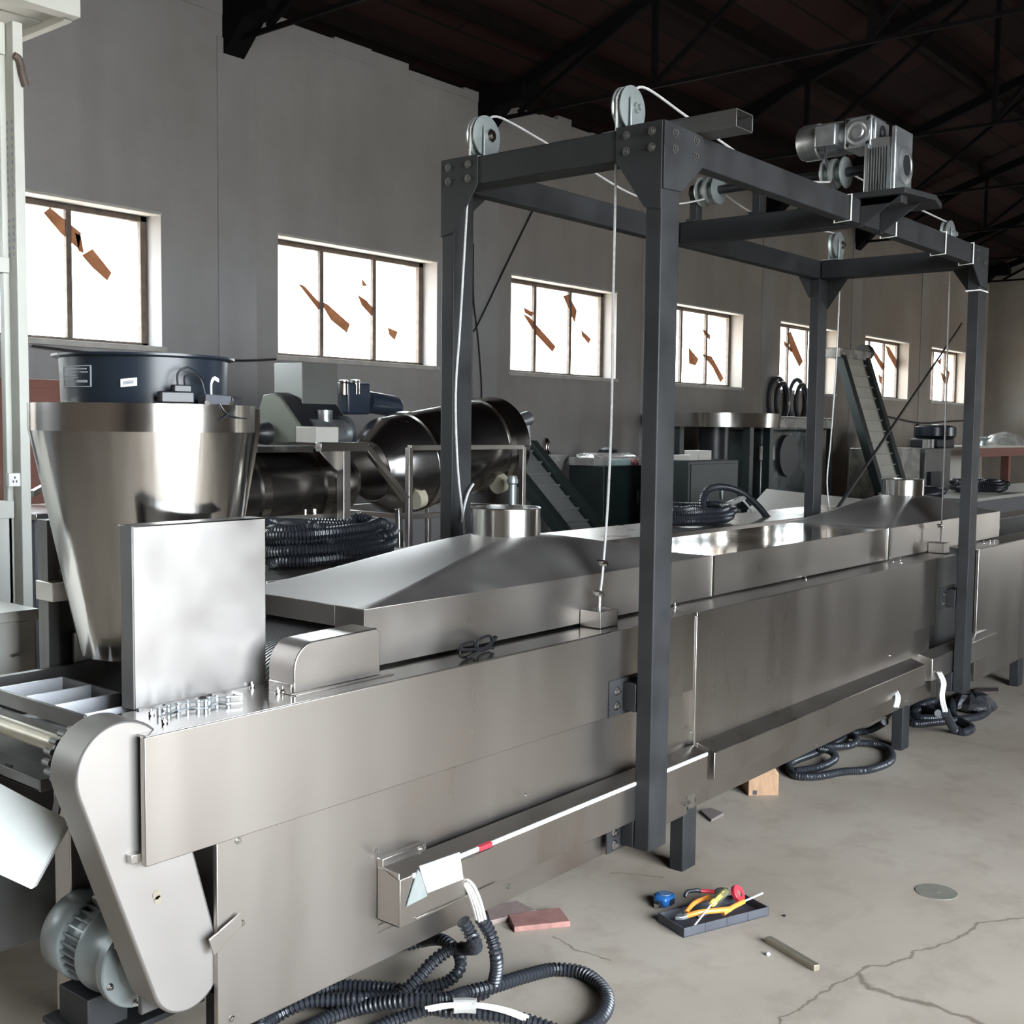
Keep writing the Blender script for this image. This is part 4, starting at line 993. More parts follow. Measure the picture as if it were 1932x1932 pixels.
MB().tube([on_ring(0.2706, 38, 1.60), on_ring(0.2748, 41, 1.580), on_ring(0.2748, 49, 1.568), on_ring(0.2748, 58, 1.566)], 0.0018, 6, 5).build('black_lead', 'black', tb_)

# ================================================================ SMALL THINGS ON THE LEDGE
# loose drive chain
chn = thing('roller_chain', 'short loose length of roller chain lying on the ledge before the splash plate', 'chain', (1.54, 2.151, 0.93))
path = smooth_path([(1.405, 2.122, 0.938), (1.456, 2.129, 0.938), (1.496, 2.128, 0.938), (1.505, 2.103, 0.938), (1.547, 2.131, 0.938), (1.57, 2.105, 0.938), (1.599, 2.089, 0.938)], 6)
path = resample(path, 0.026)
for i, (a, b_) in enumerate(zip(path, path[1:])):
    k = MB(); d = (b_-a).normalized(); off = 0.006 if i % 2 else 0.009
    for s in (-1, 1):
        k.bar(a-d*0.005+Vector((0, 0, s*off*0.8)), b_+d*0.005+Vector((0, 0, s*off*0.8)), 0.011, 0.002)
    k.cyl(a+Vector((0, 0, -0.010)), a+Vector((0, 0, 0.010)), 0.0055, n=10)
    k.build('chain_link', 'cast', chn)
for pts in ([(1.629, 2.135, 0.934), (1.634, 2.17, 0.934)], [(1.583, 2.186, 0.934), (1.557, 2.175, 0.934)]):
    MB().cyl(pts[0], pts[1], 0.004, n=8).build('chain_pin', 'bright', chn)
# spectacles
gl = thing('spectacles', 'black-framed spectacles lying folded on the machine ledge', 'glasses', (2.363, 2.066, 0.93))
gx, gy = 2.29, 2.06
import_c = (2.336, 2.041, 0.93)
def frame_pt(u, w):      # u along the frame, w up
    a = Vector((2.252, 2.033, 0.932)); b = Vector((2.466, 2.086, 0.932))
    d = (b-a).normalized(); return a+d*u+Vector((0, 0, w))
a = Vector((2.252, 2.033, 0.932)); b_ = Vector((2.466, 2.086, 0.932)); gd = (b_-a); W = gd.length; gd.normalize(); gn = Vector((gd.y, -gd.x, 0))
for k in (0.27, 0.73):
    c = a+gd*W*k+Vector((0, 0, 0.022)); pts = []; inner = []
    for q in range(20):
        t = 2*math.pi*q/20; sx_ = W*0.20*math.copysign(abs(math.cos(t))**0.7, math.cos(t)); sz_ = 0.019*math.copysign(abs(math.sin(t))**0.7, math.sin(t))
        pts.append(c+gd*sx_+Vector((0, 0, sz_)))
    MB().tube(pts, 0.0038, 6, 2, True).build('rim', 'spec_black', gl)
    MB().prism(pts, gn*0.001).build('lens', 'lens', gl)
MB().tube([a+gd*W*0.45+Vector((0, 0, 0.026)), a+gd*W*0.5+Vector((0, 0, 0.031)), a+gd*W*0.55+Vector((0, 0, 0.026))], 0.003, 6, 5).build('bridge', 'spec_black', gl)
for s, e in ((0.03, 0.85), (0.97, 0.12)):
    p0 = a+gd*W*s+Vector((0, 0, 0.031)); p1 = a+gd*W*e-gn*0.0+Vector((0, 0, 0.008))
    sg = -gn if s < 0.5 else -gn
    MB().tube([p0, p0+gn*0.012+gd*(0.004 if s < 0.5 else -0.004), p0.lerp(p1, 0.4)+gn*0.022, p0.lerp(p1, 0.8)+gn*0.020, p1+gn*0.014-Vector((0, 0, 0.002))], 0.0042, 6, 5).build('temple', 'spec_black', gl)

# ================================================================ MACHINES BEHIND
# second frying line, parallel, seen over the hoods
bk = thing('parallel_frying_line', 'long stainless machine with a flat top standing behind the hooded frying machine', 'machine', (6.2, 3.4, 0))
MB().box(2.60, 8.2, 3.26, 3.74, 0.60, 1.000).build('flat_cover', 'panel', bk, 0.003)
MB().box(2.60, 8.2, 3.10, 3.26, 0.93, 0.96).build('ledge', 'hood', bk, 0.002)
MB().box(2.60, 8.2, 3.12, 3.80, 0.28, 0.93).build('body', 'drum', bk, 0.003)
for X in (2.65, 5.2, 8.0):
    for Y in (3.16, 3.72): MB().box(X, X+0.08, Y, Y+0.06, 0, 0.3).build('leg', 'paint', bk)
lidp = thing('leaning_cover_sheet', 'wide pale sheet metal cover lying raised behind the right-hand hose coil', 'sheet', (7.6, 4.2, 1.0))
q = [(7.292, 3.86, 0.998), (8.318, 3.86, 0.896), (9.679, 3.86, 0.839), (11.271, 4.5, 0.866), (8.825, 4.5, 1.069)]
MB().prism(q, (0, 0, -0.02)).build('cover_sheet', 'beige', lidp, 0.003)
lb2 = MB()
for p in (q[0], q[2]): lb2.box(p[0]-0.02, p[0]+0.02, p[1]+0.06, p[1]+0.10, 0.0, p[2]-0.0)
lb2.v = lb2.v
lb2.build('sheet_trestle', 'dark_steel', lidp)

# hose coils lying on the machines
def coil(name, c, rx, ry, turns, r, label, group, tilt=0.0, stand=0.0, rib=0.10, seed=1, cat='hose coil', lift=1.3):
    rr = random.Random(seed); pts = []; n = 14
    for k in range(turns*n+1):
        t = 2*math.pi*k/n; j = k/n
        f = 1.0-0.22*((j*0.37) % 1.0)+rr.uniform(-0.025, 0.025)
        z = r+2*r*(((j*0.61) % 1.0)*lift)+rr.uniform(0, r*0.3)
        pts.append((c[0]+rx*f*math.cos(t+0.35*math.floor(j)), c[1]+ry*f*math.sin(t+0.35*math.floor(j)), c[2]+z+stand*max(0, math.cos(t))*(1 if j < 2 else 0)))
    root = thing(name, label, cat, c, group)
    MB().tube(pts, r, 8, 5, rib=rib, pitch=max(0.012, r*0.6)).build('hose', 'hose', root)
    return root
c1 = (3.122, 3.617, 1)
k1 = coil('hose_coil', (c1[0]-0.02, 3.49, 1.001), 0.29, 0.21, 8, 0.022, 'loose coil of black hose between the blower cone and the near hood', 'coils of black hose on machine tops', seed=3, lift=3.2)
c2_ = (6.02, 3.322, 1)
k2 = coil('hose_coil', (c2_[0]-0.05, 3.50, 1.001), 0.30, 0.20, 5, 0.020, 'coil of black hose with one loop standing up, right of the near post', 'coils of black hose on machine tops', seed=5, lift=2.0)
MB().tube([(6.122, 3.45, 1.002), (5.98, 3.45, 1.088), (5.971, 3.45, 1.158), (6.049, 3.45, 1.205), (6.228, 3.45, 1.209), (6.443, 3.45, 1.166), (6.657, 3.45, 1.074), (6.807, 3.45, 0.981)], 0.020, 8, 6, rib=0.1, pitch=0.012).build('hose', 'hose', k2)
MB().bar((6.259, 3.45, 1.101), (6.478, 3.45, 1.138), 0.02, 0.03).build('bundle_tag', 'wrap', k2)
MB().tube([(6.372, 3.4, 1.122), (6.435, 3.4, 1.086), (6.492, 3.4, 1.047)], 0.007, 6, 5).build('white_end', 'white', k2)

# seasoning drums
def drum(name, a, b, r, label, neck):
    a, b = Vector(a), Vector(b); L = (b-a).length
    t = thing(name, label, 'drum', (a.x, a.y, 0), 'seasoning drums')
    d = (b-a).normalized()
    MB().lathe(a, d, [(-neck, r*0.62), (0.0, r), (L, r), (L+0.02, r*0.9), (L+0.02, r*0.88), (L-0.01, r*0.97), (0.0, r*0.97), (-neck, r*0.60)], 64, True).build('drum_shell', 'drum', t)
    for s in (0.14, 0.80):
        MB().lathe(a+d*L*s, d, [(0, r), (0, r+0.014), (0.05, r+0.014), (0.05, r)], 64, True).build('running_band', 'bright', t)
    return t, d
dA, dd = drum('seasoning_drum', (4.907, 5, 1.312), (5.905, 5, 1.463), 0.295, 'big stainless seasoning drum tilted up to the right, behind the left gantry posts', 0.16)
rz1 = (4.68, 4.6, 1.433)[2]; rz2 = 1.042
fb3 = MB()
for (p, q2) in (((4.68, 4.6, rz1), (5.70, 4.6, rz1)), ((4.68, 4.6, rz2), (5.70, 4.6, rz2)), ((4.68, 5.42, rz2), (5.70, 5.42, rz2)), ((4.68, 4.6, rz2), (4.68, 5.42, rz2)), ((5.70, 4.6, rz2), (5.70, 5.42, rz2))): fb3.bar(p, q2, 0.03, 0.03)
fb3.build('drum_frame', 'hood', dA, 0.002)
for x in (4.68, 5.70):
    for y in (4.6, 5.42): MB().box(x-0.016, x+0.016, y-0.016, y+0.016, 0, rz1 if y < 5 else rz2).build('leg', 'hood', dA, 0.002)
for px in ((785, 945), (940, 905)):
    pass
c = Vector((4.932, 4.78, 1.13)); MB().lathe(c, (1, 0, 0.2), [(-0.03, 0), (-0.03, 0.062), (0.03, 0.062), (0.03, 0)], 28).build('support_roller', 'nylon', dA)
c = Vector((5.686, 4.78, 1.195)); MB().lathe(c, (1, 0, 0.2), [(-0.03, 0), (-0.03, 0.062), (0.03, 0.062), (0.03, 0)], 28).build('support_roller', 'nylon', dA)
c = Vector((5.601, 4.6, 1.228)); MB().lathe(c, (0, 0, 1), [(0.03, 0.0), (0.025, 0.025), (0, 0.035), (-0.02, 0.035), (-0.03, 0.025), (-0.30, 0.025)], 20).build('bearing_post', 'galv', dA)
c = Vector((6.263, 5.05, 1.609)); mm = MB(); mm.lathe(c, (0.9, 0, 0.2), [(-0.06, 0.0), (-0.06, 0.05), (0.05, 0.05), (0.06, 0.0)], 20); mm.bar(c, c+Vector((0.03, 0, -0.18)), 0.05, 0.05); mm.build('drum_motor', 'cast', dA)
dB, dd = drum('seasoning_drum', (3.482, 4.7, 1.217), (4.095, 4.7, 1.237), 0.205, 'smaller stainless seasoning drum partly hidden by the cone, right of it', 0.1)
d_ = Vector((4.095, 4.7, 1.237)); MB().lathe(d_, (0.97, 0, 0.1), [(0.0, 0.20), (0.10, 0.19), (0.20, 0.12)], 40).build('drum_end_cone', 'drum', dB)
zr_ = (3.74, 4.45, 1.101)[2]
fb4 = MB(); fb4.bar((3.45, 4.45, zr_), (4.122, 4.45, 1.095), 0.02, 0.02)
e4 = (4.122, 4.45, 1.095); fb4.build('drum_frame', 'hood', dB)
for x in (3.46, e4[0]): MB().box(x-0.014, x+0.014, 4.436, 4.464, 0, zr_).build('leg', 'hood', dB)
for px in ((3.835, 4.45, 1.069), (3.898, 4.45, 1.065)): MB().cyl((px[0], 4.50, 0.9), (px[0], 4.50, zr_+0.03), 0.012, n=10).build('roller_post', 'bright', dB)

# extruder head with hopper on a stainless stand
ex = thing('extruder', 'extruder head with square grey hopper and dark blue motor above the seasoning drums', 'extruder', (4.9, 5.4, 0))
ha = (4.581, 5.4, 1.908); hz1 = (4.581, 5.4, 1.93)[2]; hz0 = (4.58, 5.4, 1.56)[2]
hw = (4.864, 5.4, 1.922)[0]
hp = MB(); hp.box(ha[0], hw, 5.40, 5.66, hz0, hz1); hp.cyl((ha[0], 5.52, hz0), (hw, 5.52, hz0), 0.12, n=28)
hp.build('feed_hopper', 'hopper', ex, 0.003)
gpoly = [(4.45, 5.645, 1.647), (4.45, 5.6, 1.733), (4.45, 5.525, 1.741), (4.45, 5.447, 1.716), (4.45, 5.27, 1.545), (4.45, 5.27, 1.452), (4.45, 5.637, 1.446)]
MB().prism(gpoly, (0.42, 0, 0)).build('belt_guard', 'cream', ex, 0.004)
MB().prism([(x+0.02, y-0.004, z+0.003) for x, y, z in (gpoly[2], gpoly[3], gpoly[4])]+[(x+0.02, y-0.006, z+0.007) for x, y, z in (gpoly[4], gpoly[3], gpoly[2])], (0.38, 0, 0)).build('guard_dark_reflection', 'black', ex)  # black sheet on the slope, a dark reflection put in as colour
gq = Vector(gpoly[4]); MB().box(gq.x-0.01, gq.x+0.16, gq.y-0.16, gq.y+0.02, Vector(gpoly[5]).z, gq.z).build('guard_cover', 'beige', ex, 0.003)
MB().lathe((4.43, 5.541, 1.501), (-1, 0, 0), [(0, 0.07), (0.05, 0.06), (0.09, 0.03), (0.12, 0.0)], 20).build('hand_knob', 'black', ex)
c = Vector((4.668, 5.3, 1.505)); mm = MB(); mm.cyl(c+Vector((-0.12, 0, 0.0)), c+Vector((0.13, 0, 0)), 0.085, n=28); mm.lathe(c+Vector((0.13, 0, 0)), (1, 0, 0), [(0, 0.11), (0.03, 0.11), (0.04, 0.06), (0.08, 0.05)], 28); mm.cyl(c+Vector((0, 0.0, 0)), c+Vector((0, 0, 0.14)), 0.05, n=20); mm.build('extruder_barrel', 'cast', ex)
g0 = Vector((5.066, 5.5, 1.726)); MB().box(g0.x-0.10, g0.x+0.10, 5.42, 5.60, g0.z-0.10, g0.z+0.10).build('gearbox', 'blue_motor', ex, 0.015)
m0 = Vector((5.204, 5.5, 1.709)); m1 = Vector((5.484, 5.5, 1.681)); MB().lathe(m0, m1-m0, [(0, 0.07), ((m1-m0).length*0.9, 0.07), ((m1-m0).length, 0.055), ((m1-m0).length, 0)], 28).build('feed_motor', 'blue_motor', ex)
for px in ((648, 728), (668, 727)):
    pass
for pp_ in ((4.957, 5.45, 1.796), (5.056, 5.45, 1.802)): MB().lathe(pp_, (0, 0, 1), [(-0.05, 0.034), (0.02, 0.034), (0.025, 0.02), (0.03, 0.034), (0.04, 0.034), (0.045, 0)], 20).build('valve_cap', 'bright', ex)
sf = MB(); s0 = Vector((3.79, 4.35, 1.448)); s1 = Vector((4.11, 4.35, 1.446)); s2 = Vector((4.403, 4.35, 1.165))
sf.bar(s0, s1, 0.04, 0.045); sf.bar(s1, s2, 0.035, 0.035)
sf.build('stand_rail', 'bright', ex, 0.003)
lgx = (3.964, 4.35, 1.428); MB().box(lgx[0]-0.024, lgx[0]+0.024, 4.33, 4.38, 0.0, lgx[2]).build('leg', 'hood', ex, 0.003)
lgx = (4.348, 4.35, 1.117); MB().bar((lgx[0], 4.35, lgx[2]), (lgx[0]+0.05, 4.35, 0), 0.03, 0.03).build('leg', 'bright', ex, 0.003)
gs = MB().prism([(3.825, 4.37, 1.424), (3.965, 4.37, 1.423), (3.965, 4.37, 1.313), (3.919, 4.37, 1.336)], (0, 0.01, 0)); gs.build('gusset', 'hood', ex)
MB().box(s0.x-0.25, s0.x+0.1, 4.5, 5.6, s0.z-0.03, s0.z-0.0).build('stand_plate', 'drum', ex)
for x, y in ((s0.x-0.2, 5.5), (s0.x+0.07, 5.5)): MB().box(x-0.02, x+0.02, y-0.02, y+0.02, 0, s0.z-0.03).build('leg', 'hood', ex)
# sacks on the floor behind the near hood
for i, (pp_, lab) in enumerate((((4.66, 4.9, 0.912), 'left grey bundle'), ((4.78, 4.9, 0.886), 'middle grey bundle'), ((4.89, 4.9, 0.885), 'right grey bundle'))):
    s_ = MB(); c = Vector(pp_)
    s_.lathe((c.x, 4.9, 0.02), (0, 0, 1), [(0, 0.06), (c.z*0.3, 0.075), (c.z*0.7, 0.07), (c.z*0.95, 0.05), (c.z, 0)], 14)
    for k_ in range(len(s_.v)): s_.v[k_] = tuple(Vector(s_.v[k_])+Vector((R_.uniform(-.012, .012), R_.uniform(-.012, .012), 0)))
    tag(s_.build('sack', 'cloth_grey', None, 0, 60), lab + ' standing on the floor below the drum frame', 'sack', 'grey bundles below the drum')

# inclined conveyors
def conveyor(name, xa, xb, top, bot, label, legs, mrail, mbelt, ncl, w):
    t = thing(name, label, 'conveyor', ((xa+xb)/2, bot[1], 0), 'inclined conveyors')
    T, B = Vector(top), Vector(bot); d = (B-T).normalized()
    for x in (xa, xb): MB().bar((x, T.y, T.z), (x, B.y, B.z), w, 0.10, (0, -d.z, d.y)).build('side_rail', mrail, t, 0.003)
    nr = Vector((0, d.z, -d.y)); nr = nr if nr.z > 0 else -nr
    MB().prism([(xa, T.y, T.z-0.02), (xb, T.y, T.z-0.02), (xb, B.y, B.z-0.02), (xa, B.y, B.z-0.02)], -nr*0.02).build('belt', mbelt, t)
    L = (B-T).length
    for k in range(ncl):
        p = T+d*L*(k+0.5)/ncl
        q = [(xa+0.04, p.y, p.z), (xa+0.04, p.y-0.04+nr.y*0.02, p.z+0.035)]
        MB().prism([(xa+w/2, p.y, p.z-0.02), (xb-w/2, p.y, p.z-0.02), (xb-w/2, p.y+nr.y*0.028, p.z-0.02+nr.z*0.028), (xa+w/2, p.y+nr.y*0.028, p.z-0.02+nr.z*0.028)], d*0.012).build('cleat', mbelt, t, 0.003)
    for x, y, z in legs: MB().box(x-0.03, x+0.03, y-0.03, y+0.03, 0, z).build('leg', mrail, t)
    return t
T1 = (7.75, 6.176, 1.415); B1 = (7.75, 5.39, 0.678)
conveyor('inclined_conveyor', 7.28, 7.75, T1, B1, 'dark inclined conveyor with grey cleats at the right end of the big drum', [(7.72, 5.75, 0.95), (7.30, 5.75, 0.95)], 'green_paint', 'belt_grey', 8, 0.09)
T2 = (14.3, 5.966, 2.473); B2 = (14.3, 5.408, 0.83)
c_ = conveyor('inclined_conveyor', 13.55, 14.3, T2, B2, 'tall steep inclined conveyor with pale cleats in front of the far windows', [(14.3, (T2[1]+B2[1])/2+0.05, (T2[2]+B2[2])/2)], 'green_paint', 'belt_white', 12, 0.12)
MB().box(13.45, 14.40, T2[1]-0.04, T2[1]+0.20, T2[2]-0.02, T2[2]+0.10).build('head_cover', 'wrap', c_, 0.01)
MB().cyl((14.40, T2[1]+0.08, T2[2]+0.10), (14.55, T2[1]+0.08, T2[2]+0.10), 0.10, n=20).build('head_motor', 'black', c_)

# dark green cabinets
def cabinet(c, w, d, label):
    t = thing('steel_cabinet', label, 'cabinet', (c[0], c[1], 0), 'dark green steel cabinets')
    MB().box(c[0], c[0]+w, c[1], c[1]+d, 0.30, c[2]).build('cabinet_body', 'green_paint', t, 0.006)
    MB().box(c[0]+0.03, c[0]+w-0.03, c[1]-0.008, c[1], 0.34, c[2]-0.03).build('cabinet_door', 'green_paint', t, 0.003)
    MB().box(c[0]+w*0.62, c[0]+w*0.62+0.03, c[1]-0.022, c[1]-0.008, c[2]-0.36, c[2]-0.24).build('cabinet_handle', 'galv', t, 0.003)
    for x in (c[0]+0.03, c[0]+w-0.07):
        for y in (c[1]+0.03, c[1]+d-0.07): MB().box(x, x+0.04, y, y+0.04, 0, 0.31).build('leg', 'green_paint', t)
    return t
cA = (8.679, 6.05, 1.212); cabinet(cA, 0.85, 0.40, 'dark green steel cabinet left of the near gantry post, behind the flat machine')
cB = (8.909, 5.3, 1.277); cabinet(cB, 0.9, 0.5, 'dark green steel cabinet right of the near gantry post, below the round tank')
wb_ = thing('wrapped_machine', 'film-wrapped metal box on top of the left green cabinet', 'machine', (cA[0]+0.2, 6.3, cA[2]))
b = MB(); b.box(cA[0]-0.02, cA[0]+0.72, 6.15, 6.44, cA[2], cA[2]+0.075); b.prism([(cA[0]-0.02, 6.15, cA[2]+0.075), (cA[0]+0.72, 6.15, cA[2]+0.075), (cA[0]+0.66, 6.22, cA[2]+0.115), (cA[0]+0.06, 6.22, cA[2]+0.115)], (0, 0.20, 0))
b.build('box_body', 'wrap', wb_, 0.006)
MB().cyl((cA[0]+0.72, 6.10, cA[2]), (cA[0]+0.72, 6.10, cA[2]+0.14), 0.022, n=16).build('bright_pipe', 'bright', wb_)
MB().lathe((cA[0]+0.45, 6.32, cA[2]+0.115), (0, 0, 1), [(0, 0.10), (0.03, 0.09), (0.05, 0.04), (0.055, 0)], 14).build('black_bundle', 'black', wb_)
tag(MB().box(cA[0]+0.23, cA[0]+0.47, 6.07, 6.14, cA[2]+0.001, cA[2]+0.055).build('carton', mat('pale_green_carton', (0.30, 0.42, 0.40), 0.6), None, 0.004), 'pale green carton on the left green cabinet', 'box')
tag(MB().lathe((cA[0]+0.57, 6.10, cA[2]+0.001), (0, 0, 1), [(0, 0.04), (0.03, 0.045), (0.055, 0.03), (0.06, 0)], 12).build('rag', mat('red_white_rag', (0.32, 0.12, 0.12), 0.9, 0, 0.8, 30), None), 'crumpled red and white rag on the left green cabinet', 'rag')
p_ = (10.273, 6, 1.227)
for i, (w0, w1, hh_, lab) in enumerate(((0.0, 0.16, 0.05, 'low pale carton'), (0.18, 0.40, 0.09, 'taller pale carton'))):
    tag(MB().box(cB[0]+0.10+w0, cB[0]+0.10+w1, 5.36, 5.52, cB[2]+0.001, cB[2]+hh_).build('carton', 'beige', None, 0.004), lab+' on the right green cabinet', 'box')
tubp = (8.7, 6.5, 1.258)
tb2 = thing('wrapped_tub', 'film-wrapped pale tub on a stand behind the inclined conveyor and left cabinet', 'tub', (tubp[0], 6.74, 0))
MB().lathe((tubp[0], 6.74, 0), (0, 0, 1), [(tubp[2]-0.14, 0.14), (tubp[2]+0.02, 0.22), (tubp[2]+0.05, 0.22), (tubp[2]+0.06, 0.0)], 16).build('tub_body', 'wrap', tb2)
for dx in (-0.1, 0.1): MB().box(tubp[0]+dx-0.02, tubp[0]+dx+0.02, 6.72, 6.76, 0, tubp[2]-0.13).build('leg', 'galv', tb2)
MB().lathe((tubp[0], 6.74, tubp[2]+0.06), (0, 0, 1), [(0, 0.05), (0.05, 0.03), (0.10, 0.04), (0.14, 0.02), (0.15, 0)], 12).build('tub_tap', 'bright', tb2)

# round cooling tank with wrapped machinery below
tz0, tz1 = (10.533, 5.6, 1.586)[2], (10.525, 5.6, 1.729)[2]; tx = (10.926, 6.2, 1.674)[0]
tk = thing('round_tank', 'wide shallow round stainless tank on dark legs under the fourth window', 'tank', (tx, 6.2, 0))
MB().lathe((tx, 6.2, 0), (0, 0, 1), [(tz0, 0.0), (tz0, 0.68), (tz1, 0.69), (tz1, 0.68), (tz0+0.02, 0.66), (tz0+0.02, 0)], 64).build('tank_wall', 'bright', tk)
for a_ in range(5):
    t = 2*math.pi*a_/5+0.5; MB().box(tx+0.6*math.cos(t)-0.04, tx+0.6*math.cos(t)+0.04, 6.2+0.6*math.sin(t)-0.04, 6.2+0.6*math.sin(t)+0.04, 0, tz0).build('leg', 'green_paint', tk)
MB().cyl((tx, 6.2, 0.0), (tx, 6.2, tz0), 0.16, n=24).build('centre_column', 'black', tk)
wm = thing('wrapped_machine', 'tall dark machine wrapped in film, beside the round tank, left of the steep conveyor', 'machine', (13.097, 6.3, 0.994))
wm.location = (12.7, 6.3, 0)
x0_, x1_ = (11.642, 6, 1.335)[0], (13.548, 6, 1.32)[0]
MB().box(x0_, x1_, 6.02, 6.7, tz0-0.02, tz1-0.01).build('wrapped_top', 'wrap', wm, 0.03)
MB().box(x0_+0.1, x1_-0.5, 6.05, 6.7, 0.0, tz0-0.02).build('wrapped_body', 'dark_wrap', wm, 0.03)
MB().box((11.667, 6, 1.334)[0], (12.025, 6, 1.332)[0], 6.035, 6.05, (11.799, 6, 1.227)[2], (11.79, 6, 1.381)[2]).build('grey_label', 'wrap', wm)
MB().cyl(( (12.317, 6, 1.329)[0], 6.0, (12.321, 6, 1.269)[2]), ((12.317, 6, 1.329)[0], 6.05, (12.321, 6, 1.269)[2]), 0.24, n=32).build('dark_opening', 'black', wm)
for px in ((12.948, 6, 1.325), (13.41, 6, 1.321)): MB().box(px[0]-0.03, px[0]+0.03, 5.98, 6.04, 0, tz0).build('leg', 'green_paint', wm)

# ---------------------------------------------------------------- far end furniture
wt = thing('work_table', 'long low bench with a pale top carrying a black hose coil at the right edge', 'table', (14.0, 4.5, 0))
wa = (12.881, 4.049, 0.85)
MB().box(wa[0]-0.3, wa[0]+5.2, wa[1], wa[1]+0.85, 0.81, 0.85).build('table_top', 'beige', wt, 0.006)
MB().box(wa[0]-0.25, wa[0]+5.1, wa[1]+0.03, wa[1]+0.80, 0.15, 0.81).build('table_cupboard', 'tray', wt, 0.004)
for x in (wa[0]-0.2, wa[0]+5.0): MB().box(x, x+0.06, wa[1]+0.05, wa[1]+0.11, 0, 0.16).build('leg', 'paint', wt)
coil('hose_coil', (wa[0]+1.35, wa[1]+0.42, 0.851), 0.42, 0.30, 5, 0.034, 'coil of black hose lying on the low bench at the right edge', 'coils of black hose on machine tops', seed=8)
coil('hose_coil', (wa[0]-1.0, wa[1]+0.30, 0.86), 0.46, 0.22, 3, 0.03, 'flat run of black hose beside the far flue collar', 'coils of black hose on machine tops', seed=9)
hb2 = thing('low_stand', 'dark low stand under the flat run of hose near the far flue collar', 'stand', (wa[0]-1.0, wa[1]+0.3, 0))
MB().box(wa[0]-1.55, wa[0]-0.38, wa[1]+0.0, wa[1]+0.62, 0.0, 0.858).build('stand_body', 'tray', hb2, 0.006)
shf = (17.695, 5.6, 1.359)
sh = thing('work_bench', 'red-brown edged shelf bench at the far right, holding a wrapped dome', 'bench', (18.6, 5.6, 0))
MB().box(shf[0]-0.3, WX-0.6, 5.6, 6.3, shf[2]-0.03, shf[2]).build('bench_top', 'beige', sh, 0.006)
MB().box(shf[0]-0.3, WX-0.6, 5.61, 5.64, shf[2]-0.16, shf[2]-0.03).build('bench_apron', 'redbrown', sh)
for x in (shf[0]-0.2, shf[0]+1.6, WX-0.8):
    MB().box(x, x+0.12, 5.62, 5.74, 0, shf[2]-0.03).build('leg', 'redbrown', sh)
MB().box(shf[0]+0.1, shf[0]+1.4, 6.15, 6.2, 0.2, shf[2]-0.16).build('back_panel', 'beige', sh)
dm_ = (20.129, 5.9, 1.377)
dt = thing('wrapped_dome', 'film-wrapped pale dome on the far bench at the right edge', 'machine', (dm_[0], 5.95, shf[2]))
MB().lathe((dm_[0], 5.95, shf[2]), (0, 0, 1), [(0.0, 0.34), (0.08, 0.32), (0.17, 0.22), (0.22, 0.06), (0.225, 0)], 24).build('dome', 'wrap', dt)
tag(MB().lathe(((18.924, 5.9, 1.364)[0], 5.9, shf[2]), (0, 0, 1), [(0, 0.08), (0.08, 0.05), (0.12, 0.11), (0.14, 0.11), (0.14, 0)], 16).build('metal_cup', 'galv', None), 'small metal cup on the far bench, left of the wrapped dome', 'cup')
wm2 = thing('white_machine', 'pale cabinet machine carrying a black pot, left of the far front gantry post', 'machine', (15.4, 5.6, 0))
xm0, xm1 = (14.687, 5.6, 1.115)[0], (16.689, 5.6, 1.079)[0]; zm = (15.611, 5.6, 1.369)[2]
MB().box(xm0, xm0+0.95, 5.7, 6.3, 0, zm-0.03).build('machine_body', 'wrap', wm2, 0.01)
MB().box(xm0+1.0, xm1, 5.65, 6.2, 0.5, zm-0.03).build('machine_body', 'dark_steel', wm2, 0.01)
MB().box(xm0+1.1, xm0+1.5, 5.6, 5.7, 0.35, zm-0.35).build('dark_recess', 'black', wm2)
for x in (xm0+1.02, xm1-0.08): MB().box(x, x+0.05, 5.68, 5.73, 0, 0.5).build('leg', 'dark_steel', wm2)
pt = (16.675, 5.7, 1.483)
pot = thing('black_pot', 'black round pot on a square base on the pale cabinet machine', 'pot', (pt[0], 5.9, zm-0.1))
MB().box(pt[0]-0.38, pt[0]+0.3, 5.7, 6.1, zm-0.029, zm+0.10).build('pot_base', 'black', pot, 0.02)
MB().lathe((pt[0]+0.05, 5.9, zm+0.10), (0, 0, 1), [(0, 0.25), (0.04, 0.29), (0.16, 0.29), (0.19, 0.22), (0.2, 0)], 32).build('pot_drum', 'fan_black', pot)
MB().cyl((pt[0]-0.48, 5.8, zm-0.029), (pt[0]-0.48, 5.8, zm+0.09), 0.08, n=16).build('pale_canister', 'wrap', pot)

# ---------------------------------------------------------------- left edge
rbx = (3.427, 6.4, 1.802); rbx2 = (3.624, 6.4, 1.809)
rc = thing('red_brown_cupboard', 'red-brown board cupboard standing against the wall behind the blower cone', 'cupboard', (rbx[0], 6.6, 0))
MB().box(rbx[0]-0.35, rbx2[0], 6.4, 6.9, 0.0, rbx[2]).build('cupboard_body', 'redbrown', rc, 0.006)
MB().box(rbx[0]-0.30, rbx2[0]-0.05, 6.385, 6.40, 0.1, rbx[2]-0.05).build('cupboard_door', 'redbrown', rc, 0.003)
be = thing('stainless_bench', 'stainless bench with bright edges between the cream cabin and the blower cone', 'bench', (2.5, 4.7, 0))
ba = (2.359, 4.4, 1.186)
MB().box(ba[0], ba[0]+0.8, 4.40, 4.95, ba[2]-0.025, ba[2]).build('bench_top', 'bright', be, 0.002)
MB().box(ba[0]+0.02, ba[0]+0.75, 4.45, 4.9, 0.1, ba[2]-0.025).build('bench_body', 'tray', be)
MB().prism([(2.619, 4.9, 1.22), (2.689, 4.9, 1.256), (2.69, 4.9, 1.284), (2.619, 4.9, 1.249)], (0, 0.03, 0)).build('raised_lip', 'bright', be)
